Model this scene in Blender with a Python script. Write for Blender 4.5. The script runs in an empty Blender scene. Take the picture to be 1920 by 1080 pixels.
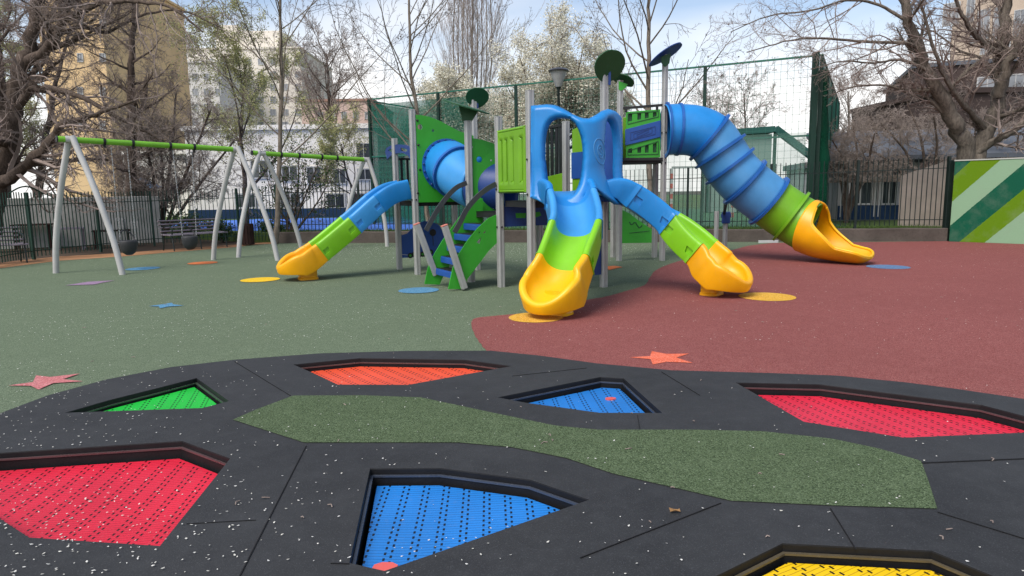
import bpy, math, random
from mathutils import Vector, Matrix, noise, geometry
R = math.radians
rng = random.Random(7)
scene = bpy.context.scene
COL = scene.collection

# ------------------------------------------------------------------ camera
F, CH, PITCH, ROLL = 1250.0, 1.45, math.atan(179 / 1250), -0.016
CM = Matrix.Rotation(math.pi / 2 - PITCH, 3, 'X') @ Matrix.Rotation(ROLL, 3, 'Z')
CAM = Vector((0, 0, CH))
def ray(px, py): return CM @ Vector(((px - 960) / F, -(py - 540) / F, -1.0))
def G(px, py, z=0.0):
    d = ray(px, py); t = (z - CH) / d.z
    return CAM + d * t
def D(px, py, Y):
    d = ray(px, py); return CAM + d * (Y / d.y)
def onplane(px, py, p0, dr):
    n = Vector((-dr[1], dr[0], 0)); d = ray(px, py)
    t = n.dot(Vector((p0[0], p0[1], 0)) - Vector((0, 0, 0)) - Vector((CAM.x, CAM.y, 0))) / n.dot(d)
    return CAM + d * t
cd = bpy.data.cameras.new("camera"); cam = bpy.data.objects.new("camera", cd); COL.objects.link(cam)
cd.sensor_width = 36; cd.lens = F / 1920 * 36; cd.clip_end = 3000; cd.clip_start = 0.05
cam.matrix_world = Matrix.Translation(CAM) @ CM.to_4x4()
scene.camera = cam

# ------------------------------------------------------------------ materials
class NT:
    def __init__(s, name):
        s.m = bpy.data.materials.new(name); s.m.use_nodes = True; s.t = s.m.node_tree
        s.n = s.t.nodes; s.b = s.n['Principled BSDF']
    def new(s, typ, **k):
        n = s.n.new(typ)
        for a, v in k.items(): setattr(n, a, v)
        return n
    def link(s, a, b): s.t.links.new(a, b)
    def math(s, op, a, b=None, c=None):
        n = s.new('ShaderNodeMath', operation=op)
        for i, v in enumerate((a, b, c)):
            if v is None: continue
            if isinstance(v, (int, float)): n.inputs[i].default_value = v
            else: s.link(v, n.inputs[i])
        return n.outputs[0]
    def noise(s, scale, detail=3, rough=.55, vec=None):
        n = s.new('ShaderNodeTexNoise'); n.inputs['Scale'].default_value = scale
        n.inputs['Detail'].default_value = detail; n.inputs['Roughness'].default_value = rough
        s.link(vec if vec is not None else s.coord(), n.inputs['Vector']); return n.outputs['Fac']
    def coord(s):
        if not hasattr(s, '_c'): s._c = s.new('ShaderNodeTexCoord').outputs['Object']
        return s._c
    def mix(s, fac, a, b):
        n = s.new('ShaderNodeMix', data_type='RGBA')
        if isinstance(fac, (int, float)): n.inputs[0].default_value = fac
        else: s.link(fac, n.inputs[0])
        for i, v in ((6, a), (7, b)):
            if isinstance(v, tuple): n.inputs[i].default_value = (*v, 1)
            else: s.link(v, n.inputs[i])
        return n.outputs[2]
    def ramp(s, fac, lo, hi):
        n = s.new('ShaderNodeMapRange'); n.inputs[1].default_value = lo; n.inputs[2].default_value = hi
        s.link(fac, n.inputs[0]); return n.outputs[0]
    def bump(s, h, strength, dist=.01):
        n = s.new('ShaderNodeBump'); n.inputs['Strength'].default_value = strength
        n.inputs['Distance'].default_value = dist; s.link(h, n.inputs['Height'])
        s.link(n.outputs[0], s.b.inputs['Normal'])
    def out(s, col=None, rough=.5, metal=0, spec=.5):
        if isinstance(col, tuple): s.b.inputs['Base Color'].default_value = (*col, 1)
        elif col is not None: s.link(col, s.b.inputs['Base Color'])
        if isinstance(rough, (int, float)): s.b.inputs['Roughness'].default_value = rough
        else: s.link(rough, s.b.inputs['Roughness'])
        s.b.inputs['Metallic'].default_value = metal
        s.b.inputs['Specular IOR Level'].default_value = spec
        return s.m
def sh(c, k): return tuple(min(1, x * k) for x in c)

def plastic(name, c, rough=.38, spec=.45, dirt=.25):
    t = NT(name); n1 = t.noise(2.2, 4); n2 = t.noise(40, 3)
    a = t.mix(t.ramp(n1, .3, .75), sh(c, .80), sh(c, 1.02))
    g = tuple(.6 * x + .4 * .3 for x in c)
    a = t.mix(t.math('MULTIPLY', t.ramp(n2, .62, .8), dirt), a, sh(g, .8))
    mq = t.new('ShaderNodeMapping'); mq.inputs['Scale'].default_value = (14, 14, 2.2); t.link(t.coord(), mq.inputs[0])
    st = t.noise(3.5, 5, .7, mq.outputs[0]); a = t.mix(t.math('MULTIPLY', t.ramp(st, .56, .74), .22), a, tuple(.55 * x + .12 for x in c))
    t.bump(t.noise(9, 2), .05, .01)
    return t.out(a, t.ramp(n1, -.6, 3.0) if rough is None else t.math('ADD', t.math('MULTIPLY', n1, .16), rough - .08), 0, spec)
def rough_mat(name, c1, c2, s1=3., s2=40., bump=.3, rough=.9, spec=.2):
    t = NT(name); a = t.mix(t.ramp(t.noise(s1, 5, .6), .32, .68), c1, c2)
    f = t.noise(s2, 3, .6); a = t.mix(t.math('MULTIPLY', t.ramp(f, .5, .75), .35), a, sh(c1, .55))
    t.bump(f, bump, .01); return t.out(a, rough, 0, spec)
def granule(name, dark, mid, light, scale=170, wear=(.78, 1.12)):
    t = NT(name)
    v = t.new('ShaderNodeTexVoronoi'); v.inputs['Scale'].default_value = scale; t.link(t.coord(), v.inputs['Vector'])
    sep = t.new('ShaderNodeSeparateColor'); t.link(v.outputs['Color'], sep.inputs[0])
    a = t.mix(t.ramp(sep.outputs[0], .15, .6), dark, mid)
    a = t.mix(t.ramp(sep.outputs[1], .72, .95), a, light)
    big = t.noise(.55, 5, .65); w = t.noise(5.5, 4, .7)
    a = t.mix(t.math('MULTIPLY', t.ramp(big, .38, .66), .42), a, sh(mid, wear[0]))
    a = t.mix(t.math('MULTIPLY', t.ramp(w, .52, .78), .4), a, sh(light, .9))
    h = t.math('ADD', t.math('MULTIPLY', v.outputs['Distance'], -1.0), t.math('MULTIPLY', sep.outputs[2], .4))
    t.bump(h, .55, .006)
    return t.out(a, .93, 0, .2)
def bark(name, c1, c2, sx=6):
    t = NT(name); mp = t.new('ShaderNodeMapping'); mp.inputs['Scale'].default_value = (sx, sx, sx * .25)
    t.link(t.coord(), mp.inputs[0])
    n = t.noise(3, 5, .65, mp.outputs[0]); a = t.mix(t.ramp(n, .35, .65), c1, c2)
    t.bump(n, .6, .03); return t.out(a, .95, 0, .1)
def leafy(name, c1, c2, trans=.25):
    t = NT(name); g = t.new('ShaderNodeNewGeometry')
    a = t.mix(g.outputs['Random Per Island'], c1, c2)
    t.out(a, .7, 0, .2)
    tr = t.new('ShaderNodeBsdfTranslucent'); t.link(a, tr.inputs[0])
    ms = t.new('ShaderNodeMixShader'); ms.inputs[0].default_value = trans
    t.link(t.b.outputs[0], ms.inputs[1]); t.link(tr.outputs[0], ms.inputs[2])
    t.link(ms.outputs[0], t.n['Material Output'].inputs[0]); return t.m

BLUE = plastic('blue_plastic', (.013, .235, .62)); LBLUE = plastic('light_blue_plastic', (.045, .30, .68))
TUBEBLUE = plastic('tube_blue_plastic', (.075, .29, .58)); FLANGEB = plastic('flange_blue_plastic', (.012, .11, .40)); TUBELIME = plastic('tube_lime_plastic', (.17, .42, .012))
LIME = plastic('lime_plastic', (.215, .56, .012)); YEL = plastic('yellow_plastic', (.93, .50, .003))
ORANGE_Y = plastic('orange_yellow_plastic', (.93, .42, .002))
HPL = plastic('green_board', (.035, .34, .022), .45); NAVY = plastic('navy_board', (.010, .045, .20), .45)
NAVYL = plastic('shaded_blue_plastic', (.012, .075, .32), .45)
DGREEN = plastic('dark_green_board', (.012, .085, .025), .5); LIMEB = plastic('lime_board', (.16, .38, .01), .4)
ALU = None
def _alu():
    t = NT('grey_powder_coated_metal'); n = t.noise(3, 4); a = t.mix(t.ramp(n, .3, .7), (.33, .33, .32), (.42, .42, .405))
    n2 = t.noise(30, 4); a = t.mix(t.math('MULTIPLY', t.ramp(n2, .6, .75), .3), a, (.2, .19, .17))
    return t.out(a, .45, .25, .5)
ALU = _alu()
WHITEMET = plastic('pale_grey_painted_tube', (.50, .49, .47), .4)
BLACKP = plastic('black_plastic', (.012, .012, .013), .5, .4); GREYB = plastic('dark_grey_board', (.05, .055, .06), .5)
PINK = plastic('pink_cap', (.6, .2, .15), .5)
LGREENBAR = plastic('green_beam_paint', (.19, .48, .03), .35)
GREENMET = plastic('dark_green_metal', (.004, .036, .021), .5, .4); BLACKMET = plastic('black_green_metal', (.006, .016, .013), .5, .4)
CHAIN = plastic('chain_steel', (.42, .42, .41), .4); SEATB = plastic('grey_black_rubber', (.035, .035, .037), .6)
SLATS = rough_mat('weathered_purple_brown_slat', (.19, .16, .185), (.31, .27, .30), 3, 30, .2, .75)
BROWNW = rough_mat('dark_brown_wood', (.025, .012, .010), (.05, .024, .02), 4, 40, .2, .8)
G_GREEN = granule('green_rubber_granules', (.064, .088, .052), (.138, .180, .110), (.21, .26, .17))
G_GREEN2 = granule('dark_green_rubber_granules', (.028, .044, .020), (.082, .118, .056), (.15, .20, .11), 170, (.8, 1.1))
G_RED = granule('red_rubber_granules', (.150, .040, .036), (.262, .080, .072), (.35, .14, .125))
G_YEL = granule('yellow_rubber_granules', (.46, .24, .025), (.70, .38, .04), (.86, .58, .14), 120, (.9, 1))
G_YEL2 = granule('bright_yellow_rubber_granules', (.6, .36, .01), (.78, .50, .01), (.85, .6, .1), 120, (.9, 1))
G_BLUE = granule('blue_rubber_granules', (.05, .15, .25), (.09, .25, .40), (.2, .4, .55), 120, (.9, 1))
G_BLUE2 = granule('dull_blue_rubber_granules', (.06, .12, .22), (.11, .19, .33), (.2, .3, .45), 120, (.9, 1))
G_ORANGE = granule('orange_rubber_granules', (.45, .11, .03), (.66, .17, .05), (.8, .3, .15), 120, (.9, 1))
G_PINK = granule('pink_rubber_granules', (.36, .11, .11), (.52, .17, .17), (.65, .3, .3), 120, (.9, 1))
G_CORAL = granule('coral_rubber_granules', (.55, .10, .05), (.78, .15, .075), (.85, .3, .2), 120, (.9, 1))
G_MAUVE = granule('mauve_rubber_granules', (.2, .12, .2), (.30, .20, .30), (.4, .3, .4), 120, (.9, 1))
def _tile():
    t = NT('black_rubber_tile'); n = t.noise(1.3, 5, .65); f = t.noise(170, 2, .6); m = t.noise(9, 4, .6)
    a = t.mix(t.ramp(n, .3, .72), (.0185, .0190, .0205), (.033, .034, .0355))
    a = t.mix(t.math('MULTIPLY', t.ramp(m, .48, .75), .3), a, (.050, .052, .054))
    a = t.mix(t.math('MULTIPLY', t.ramp(f, .56, .78), .75), a, (.075, .078, .082))
    t.bump(t.math('ADD', t.math('MULTIPLY', f, .6), m), .35, .004)
    return t.out(a, .78, 0, .35)
TILE = _tile()
JOINT = rough_mat('dark_joint', (.009, .009, .010), (.014, .014, .015))
PITBLACK = rough_mat('black_pit_wall', (.005, .005, .006), (.010, .010, .011), 6, 60, .1, .6, .3)
RAIL_M = plastic('dark_rail_metal', (.045, .045, .05), .3, .6)
SOIL = rough_mat('brown_soil', (.045, .032, .022), (.085, .060, .040), .8, 30, .6)
SAND = rough_mat('orange_brown_sand', (.30, .145, .065), (.42, .23, .12), 1.2, 40, .5)
LAWN = rough_mat('lawn_green', (.045, .075, .020), (.085, .13, .035), .7, 25, .6)
CONC = rough_mat('weathered_concrete', (.055, .045, .038), (.12, .10, .085), 1.1, 22, .5)
PLASTER = None
def _plaster():
    t = NT('stained_grey_plaster'); n = t.noise(.7, 6, .7); f = t.noise(12, 5, .6)
    a = t.mix(t.ramp(n, .36, .64), (.30, .295, .27), (.50, .49, .455))
    a = t.mix(t.math('MULTIPLY', t.ramp(f, .62, .72), .5), a, (.12, .11, .09))
    t.bump(f, .3, .01); return t.out(a, .95, 0, .1)
PLASTER = _plaster()
def wallmat(name, c, v=.82, s=.35):
    t = NT(name); n = t.noise(s, 6, .65); f = t.noise(6, 5, .6)
    a = t.mix(t.ramp(n, .3, .7), sh(c, v), c); a = t.mix(t.math('MULTIPLY', t.ramp(f, .6, .8), .25), a, sh(c, .6))
    t.bump(f, .15, .01); return t.out(a, .9, 0, .15)
OCHRE = wallmat('ochre_render', (.76, .54, .30)); WHITEW = wallmat('white_render', (.86, .82, .75)); CREAM = wallmat('cream_render', (.78, .72, .63))
PINKW = wallmat('pink_render', (.64, .47, .41)); BEIGE = wallmat('beige_render', (.52, .42, .33)); BROWNR = wallmat('brown_tiles', (.075, .055, .05), .7)
GREYW = wallmat('grey_white_render', (.42, .42, .43)); BLUEW = wallmat('navy_plinth', (.02, .045, .10)); SLATEB = wallmat('blue_grey_roof', (.13, .145, .17), .7)
PLANK = wallmat('bleached_planks', (.33, .28, .24), .75, 2); TEALROOF = wallmat('teal_roof', (.03, .10, .085))
GLASS = None
def _glass():
    t = NT('dark_window_glass'); n = t.noise(1.2, 3); a = t.mix(t.ramp(n, .35, .65), (.02, .026, .032), (.06, .07, .08))
    return t.out(a, .12, 0, .6)
GLASS = _glass()
GLASSF = None
def _glassf():
    t = NT('far_window_glass'); n = t.noise(.4, 3); a = t.mix(t.ramp(n, .35, .65), (.16, .17, .18), (.30, .31, .33))  # lighter pane colour carries the reflected sky
    return t.out(a, .35, 0, .5)
GLASSF = _glassf()
MESHG = plastic('mesh_wire_green', (.03, .16, .11), .6, .3)
FRAMEW = plastic('pale_window_frame', (.5, .5, .49), .5)
BARK_D = bark('dark_bark', (.060, .046, .037), (.14, .107, .086)); BARK_L = bark('pale_plane_bark', (.13, .105, .082), (.26, .22, .175))
BARK_M = bark('grey_brown_bark', (.085, .071, .058), (.19, .162, .13))
TWIG_D = rough_mat('dark_twigs', (.18, .14, .12), (.33, .265, .23)); TWIG_L = rough_mat('pale_twigs', (.105, .085, .072), (.19, .155, .13))
TWIG_P = rough_mat('pale_pinkish_twigs', (.24, .20, .18), (.40, .345, .31))
TWIG_R = rough_mat('red_brown_twigs', (.22, .18, .155), (.36, .30, .26))
BLOSSOM = leafy('cream_blossom', (.58, .55, .42), (.80, .77, .65)); YLEAF = leafy('young_yellow_green_leaves', (.30, .30, .11), (.48, .47, .22))
SHRUBL = leafy('dark_green_shrub_leaves', (.025, .055, .015), (.07, .12, .03)); GRASSB = leafy('grass_blade', (.05, .10, .02), (.11, .17, .04))
PETALM = leafy('white_petal', (.62, .60, .52), (.85, .83, .78), .2); DRYLEAF = leafy('dry_brown_leaf', (.25, .14, .06), (.3, .17, .07), .1)
COURTB = rough_mat('blue_court', (.06, .16, .55), (.09, .21, .65), .6, 40, .1, .8); COURTG = rough_mat('green_court', (.035, .10, .045), (.055, .14, .06), .6, 40, .1, .8)
NETG = None
def netmat(name, c, alpha):
    t = NT(name); n = t.noise(.5, 4)
    t.out(t.mix(n, sh(c, .7), sh(c, 1.2)), .8, 0, .1)
    tr = t.new('ShaderNodeBsdfTransparent'); ms = t.new('ShaderNodeMixShader')
    t.link(t.ramp(t.math('ADD', n, alpha - .5), 0, 1), ms.inputs[0])
    t.link(tr.outputs[0], ms.inputs[1]); t.link(t.b.outputs[0], ms.inputs[2])
    t.link(ms.outputs[0], t.n['Material Output'].inputs[0]); return t.m
NETG = netmat('green_privacy_net', (.018, .13, .09), .68); NETD = netmat('dense_green_net', (.006, .07, .035), .8)
NETW = netmat('worn_pale_net', (.14, .26, .21), .36)
LAMPG = plastic('frosted_lamp_bowl', (.40, .40, .385), .3)

def matmat(name, c, ang, pitch=.105, slat=.023):
    """woven trampoline mat: slats with rows of small dark holes"""
    t = NT(name); mp = t.new('ShaderNodeMapping'); mp.inputs['Rotation'].default_value = (0, 0, ang)
    t.link(t.coord(), mp.inputs[0]); sp = t.new('ShaderNodeSeparateXYZ'); t.link(mp.outputs[0], sp.inputs[0])
    x, y = sp.outputs[0], sp.outputs[1]
    fx = t.math('FRACT', t.math('DIVIDE', x, pitch)); fy = t.math('FRACT', t.math('DIVIDE', y, slat))
    line = t.math('LESS_THAN', fy, .17)
    def col(c0, w, ph):
        a = t.math('LESS_THAN', t.math('ABSOLUTE', t.math('SUBTRACT', fx, c0)), w)
        f2 = t.math('FRACT', t.math('ADD', t.math('DIVIDE', y, slat * 2.0), ph))
        return t.math('MULTIPLY', a, t.math('LESS_THAN', t.math('ABSOLUTE', t.math('SUBTRACT', f2, .5)), .24))
    holes = t.math('MAXIMUM', col(.37, .050, 0.0), col(.63, .050, .5))
    n = t.noise(2.5, 4); f = t.noise(30, 3)
    a = t.mix(t.ramp(n, .3, .7), sh(c, .88), sh(c, 1.08))
    a = t.mix(t.math('MULTIPLY', t.ramp(f, .58, .8), .22), a, tuple(.5 * v + .12 for v in c))
    a = t.mix(t.math('MULTIPLY', line, .55), a, sh(c, .25))
    a = t.mix(holes, a, sh(c, .03))
    h = t.math('SUBTRACT', 1.0, t.math('MAXIMUM', t.math('MULTIPLY', line, .6), holes))
    t.bump(h, .5, .005)
    return t.out(a, .45, 0, .4)

# ------------------------------------------------------------------ mesh builder
class MB:
    def __init__(s): s.v = []; s.f = []; s.mi = []; s.cur = 0
    def add(s, vs, fs):
        o = len(s.v); s.v.extend([tuple(p) for p in vs])
        for f in fs: s.f.append(tuple(i + o for i in f)); s.mi.append(s.cur)
    def box(s, c, size, rz=0, M=None):
        hx, hy, hz = size[0] / 2, size[1] / 2, size[2] / 2
        vs = [Vector((x * hx, y * hy, z * hz)) for x in (-1, 1) for y in (-1, 1) for z in (-1, 1)]
        m = M if M is not None else Matrix.Rotation(rz, 3, 'Z')
        c = Vector(c); s.add([m @ v + c for v in vs], [(0, 1, 3, 2), (4, 6, 7, 5), (0, 4, 5, 1), (2, 3, 7, 6), (0, 2, 6, 4), (1, 5, 7, 3)])
    def bar(s, a, b, w, d=None, up=Vector((0, 0, 1))):
        a, b = Vector(a), Vector(b); z = (b - a); L = z.length; z.normalize()
        x = z.cross(up)
        if x.length < 1e-4: x = z.cross(Vector((0, 1, 0)))
        x.normalize(); y = z.cross(x)
        m = Matrix((x, y, z)).transposed(); s.box((a + b) / 2, (w, d or w, L), M=m)
    def tube(s, pts, rad, n=8, caps=True):
        pts = [Vector(p) for p in pts]
        k = len(pts)
        if isinstance(rad, (int, float)): rad = [rad] * k
        x = None; rings = []
        for i, p in enumerate(pts):
            t = (pts[min(i + 1, k - 1)] - pts[max(i - 1, 0)]).normalized()
            if x is None:
                x = t.cross(Vector((0, 0, 1)))
                if x.length < 1e-3: x = t.cross(Vector((1, 0, 0)))
            x = (x - t * x.dot(t))
            if x.length < 1e-6: x = t.orthogonal()
            x.normalize(); y = t.cross(x); r = rad[i]
            rings.append([p + x * (r * math.cos(2 * math.pi * j / n)) + y * (r * math.sin(2 * math.pi * j / n)) for j in range(n)])
        vs = [v for rg in rings for v in rg]; fs = []
        for i in range(k - 1):
            for j in range(n):
                a = i * n + j; b = i * n + (j + 1) % n
                fs.append((a, b, b + n, a + n))
        if caps: fs.append(tuple(range(n - 1, -1, -1))); fs.append(tuple((k - 1) * n + j for j in range(n)))
        s.add(vs, fs)
    def lathe(s, prof, c, n=24, M=None):
        c = Vector(c); vs = []; fs = []
        for r, z in prof:
            for j in range(n):
                a = 2 * math.pi * j / n; v = Vector((r * math.cos(a), r * math.sin(a), z))
                vs.append((M @ v if M is not None else v) + c)
        for i in range(len(prof) - 1):
            for j in range(n):
                a = i * n + j; b = i * n + (j + 1) % n; fs.append((a, b, b + n, a + n))
        fs.append(tuple(range(n - 1, -1, -1))); fs.append(tuple((len(prof) - 1) * n + j for j in range(n)))
        s.add(vs, fs)
    def loft(s, rings, closed=True, caps=True):
        n = len(rings[0]); vs = [v for r in rings for v in r]; fs = []
        for i in range(len(rings) - 1):
            for j in range(n if closed else n - 1):
                a = i * n + j; b = i * n + (j + 1) % n; fs.append((a, b, b + n, a + n))
        if caps and closed: fs.append(tuple(range(n - 1, -1, -1))); fs.append(tuple((len(rings) - 1) * n + j for j in range(n)))
        s.add(vs, fs)
    def plate(s, pts3, normal, th, holes=()):
        """flat plate from 3-D outline, extruded +-th/2 along normal, with holes"""
        nrm = Vector(normal).normalized(); loops = [list(map(Vector, pts3))] + [list(map(Vector, h)) for h in holes]
        flat = [v for l in loops for v in l]; N = len(flat)
        ax = nrm.orthogonal().normalized(); ay = nrm.cross(ax)
        tri = geometry.tessellate_polygon([[Vector((v.dot(ax), v.dot(ay), 0)) for v in l] for l in loops])
        o = nrm * (th / 2)
        vs = [v + o for v in flat] + [v - o for v in flat]; fs = []
        for t in tri:
            a, b, c = (flat[i] for i in t)
            if (b - a).cross(c - a).dot(nrm) < 0: t = (t[0], t[2], t[1])
            fs.append(tuple(t)); fs.append((t[0] + N, t[2] + N, t[1] + N))
        k = 0
        for l in loops:
            m = len(l)
            for j in range(m):
                a = k + j; b = k + (j + 1) % m; fs.append((a, b, b + N, a + N))
            k += m
        s.add(vs, fs)
    def build(s, name, mats, parent=None, smooth=None, bevel=0, sol=0, fix=False):
        me = bpy.data.meshes.new(name); me.from_pydata(s.v, [], s.f)
        if not isinstance(mats, (list, tuple)): mats = [mats]
        for m in mats: me.materials.append(m)
        if len(mats) > 1: me.polygons.foreach_set('material_index', s.mi)
        if fix:
            import bmesh
            bm = bmesh.new(); bm.from_mesh(me); bmesh.ops.remove_doubles(bm, verts=bm.verts, dist=1e-5)
            bmesh.ops.recalc_face_normals(bm, faces=bm.faces); bm.to_mesh(me); bm.free()
        if smooth is not None:
            me.polygons.foreach_set('use_smooth', [True] * len(me.polygons)); me.set_sharp_from_angle(angle=R(smooth))
        me.update()
        o = bpy.data.objects.new(name, me); COL.objects.link(o)
        if parent is not None: adopt(o, parent)
        if bevel:
            b = o.modifiers.new('bevel', 'BEVEL'); b.width = bevel; b.segments = 2; b.limit_method = 'ANGLE'; b.angle_limit = R(40)
        if sol:
            b = o.modifiers.new('solid', 'SOLIDIFY'); b.thickness = abs(sol); b.offset = -1 if sol > 0 else 1
        return o
def adopt(o, parent):
    o.parent = parent
    o.matrix_parent_inverse = Matrix.Translation(-parent.location) if parent.parent is None else Matrix()
def thing(name, label, cat, loc=(0, 0, 0), group=None):
    o = bpy.data.objects.new(name, None); COL.objects.link(o); o.location = loc; o.empty_display_size = .2
    return tag(o, label, cat, group)
def tag(o, label, cat, group=None):
    o['label'] = label; o['category'] = cat
    if group: o['group'] = group
    return o
def struct(o, label=None):
    o['kind'] = 'structure'
    if label: o['label'] = label
    return o
def stuff(o, label, cat=None):
    o['kind'] = 'stuff'; o['label'] = label
    if cat: o['category'] = cat
    return o
def copy_thing(o, loc, rz, label):
    c = o.copy(); COL.objects.link(c); c.location = loc; c.rotation_euler = (0, 0, rz); c['label'] = label
    for ch in list(o.children):
        d = ch.copy(); COL.objects.link(d); d.parent = c
        for g in list(ch.children):
            e = g.copy(); COL.objects.link(e); e.parent = d
    return c
def catmull(P, n):
    P = [Vector(p) for p in P]; out = []
    Q = [P[0] * 2 - P[1]] + P + [P[-1] * 2 - P[-2]]
    for i in range(1, len(Q) - 2):
        a, b, c, d = Q[i - 1], Q[i], Q[i + 1], Q[i + 2]
        for k in range(n):
            t = k / n
            out.append(.5 * ((2 * b) + (c - a) * t + (2 * a - 5 * b + 4 * c - d) * t * t + (3 * b - a - 3 * c + d) * t ** 3))
    out.append(P[-1]); return out
def inpoly(p, poly):
    x, y = p[0], p[1]; c = False; j = len(poly) - 1
    for i in range(len(poly)):
        xi, yi = poly[i][0], poly[i][1]; xj, yj = poly[j][0], poly[j][1]
        if (yi > y) != (yj > y) and x < (xj - xi) * (y - yi) / (yj - yi) + xi: c = not c
        j = i
    return c
def segdist(p, a, b):
    ax, ay = a[0], a[1]; dx, dy = b[0] - ax, b[1] - ay; L = dx * dx + dy * dy or 1e-12
    t = max(0, min(1, ((p[0] - ax) * dx + (p[1] - ay) * dy) / L))
    return math.hypot(p[0] - ax - t * dx, p[1] - ay - t * dy)
def polydist(p, poly): return min(segdist(p, poly[i - 1], poly[i]) for i in range(len(poly)))
def sheet2d(outer, holes=(), step=None):
    vs = []; es = []
    for l in [outer] + list(holes):
        o = len(vs); vs += [Vector((q[0], q[1])) for q in l]; es += [(o + i, o + (i + 1) % len(l)) for i in range(len(l))]
    if step:
        x0 = min(p[0] for p in outer); x1 = max(p[0] for p in outer); y0 = min(p[1] for p in outer); y1 = max(p[1] for p in outer)
        for i in range(int((x1 - x0) / step) + 1):
            for j in range(int((y1 - y0) / step) + 1):
                p = (x0 + (i + .5 * (j % 2)) * step, y0 + j * step)
                if inpoly(p, outer) and not any(inpoly(p, h) for h in holes) and all(polydist(p, l) > step * .45 for l in [outer] + list(holes)):
                    vs.append(Vector(p))
    r = geometry.delaunay_2d_cdt(vs, es, [], 0, 1e-6)
    V = r[0]; T = []
    for t in r[2]:
        c = (V[t[0]] + V[t[1]] + V[t[2]]) / 3
        if inpoly(c, outer) and not any(inpoly(c, h) for h in holes):
            a, b, c2 = V[t[0]], V[t[1]], V[t[2]]
            if (b - a).cross(c2 - a) < 0: t = (t[0], t[2], t[1])
            T.append(tuple(t))
    return V, T
def flat(name, outer, z, mat, holes=(), parent=None, step=None):
    V, T = sheet2d(outer, holes, step); m = MB(); m.add([(v.x, v.y, z) for v in V], T); return m.build(name, mat, parent)
def smooth_poly(pts, n=4):
    P = [Vector((p[0], p[1], 0)) for p in pts]; k = len(P); out = []
    for i in range(k):
        a, b, c, d = P[i - 1], P[i], P[(i + 1) % k], P[(i + 2) % k]
        for j in range(n):
            t = j / n; v = .5 * ((2 * b) + (c - a) * t + (2 * a - 5 * b + 4 * c - d) * t * t + (3 * b - a - 3 * c + d) * t ** 3)
            out.append((v.x, v.y))
    return out
def xy(v): return (v[0], v[1])

# ------------------------------------------------------------------ world, sun, view
w = bpy.data.worlds.new("World"); scene.world = w; w.use_nodes = True
wt = w.node_tree; bg = wt.nodes['Background']
SUN_EL, SUN_AZ = R(52), R(-140)      # azimuth measured from +Y, clockwise
sky = wt.nodes.new('ShaderNodeTexSky'); sky.sky_type = 'NISHITA'; sky.sun_disc = False
sky.sun_elevation = SUN_EL; sky.sun_rotation = SUN_AZ; sky.air_density = 1.0; sky.dust_density = 1.5
tc = wt.nodes.new('ShaderNodeTexCoord'); mp = wt.nodes.new('ShaderNodeMapping'); mp.inputs['Scale'].default_value = (1, 1, 2.6)
wt.links.new(tc.outputs['Generated'], mp.inputs[0])
nz = wt.nodes.new('ShaderNodeTexNoise'); nz.inputs['Scale'].default_value = 2.1; nz.inputs['Detail'].default_value = 5; nz.inputs['Roughness'].default_value = .45
wt.links.new(mp.outputs[0], nz.inputs['Vector'])
sx = wt.nodes.new('ShaderNodeSeparateXYZ'); wt.links.new(tc.outputs['Generated'], sx.inputs[0])
el = wt.nodes.new('ShaderNodeMapRange'); el.inputs[1].default_value = .02; el.inputs[2].default_value = .30; el.inputs[3].default_value = .34; el.inputs[4].default_value = -.10
wt.links.new(sx.outputs[2], el.inputs[0])
ad = wt.nodes.new('ShaderNodeMath'); ad.operation = 'ADD'; wt.links.new(nz.outputs['Fac'], ad.inputs[0]); wt.links.new(el.outputs[0], ad.inputs[1])
cr = wt.nodes.new('ShaderNodeMapRange'); cr.inputs[1].default_value = .47; cr.inputs[2].default_value = .74; cr.inputs[3].default_value = .12; cr.inputs[4].default_value = .94
wt.links.new(ad.outputs[0], cr.inputs[0])
mx = wt.nodes.new('ShaderNodeMix'); mx.data_type = 'RGBA'; wt.links.new(cr.outputs[0], mx.inputs[0])
wt.links.new(sky.outputs[0], mx.inputs[6]); mx.inputs[7].default_value = (6.7, 6.6, 6.5, 1)
wt.links.new(mx.outputs[2], bg.inputs['Color']); bg.inputs['Strength'].default_value = .10
sl = bpy.data.lights.new("sun", 'SUN'); sl.energy = 1.7; sl.angle = R(32); sl.color = (1, .95, .88)
so = bpy.data.objects.new("sun", sl); COL.objects.link(so)
sd = Vector((math.sin(SUN_AZ) * math.cos(SUN_EL), math.cos(SUN_AZ) * math.cos(SUN_EL), math.sin(SUN_EL)))
so.rotation_euler = sd.to_track_quat('Z', 'Y').to_euler(); so.location = (0, 0, 30)
scene.view_settings.view_transform = 'Standard'; scene.view_settings.look = 'None'
scene.view_settings.exposure = 0.90; scene.view_settings.gamma = 1
scene.cycles.max_bounces = 6; scene.cycles.transparent_max_bounces = 12
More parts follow.
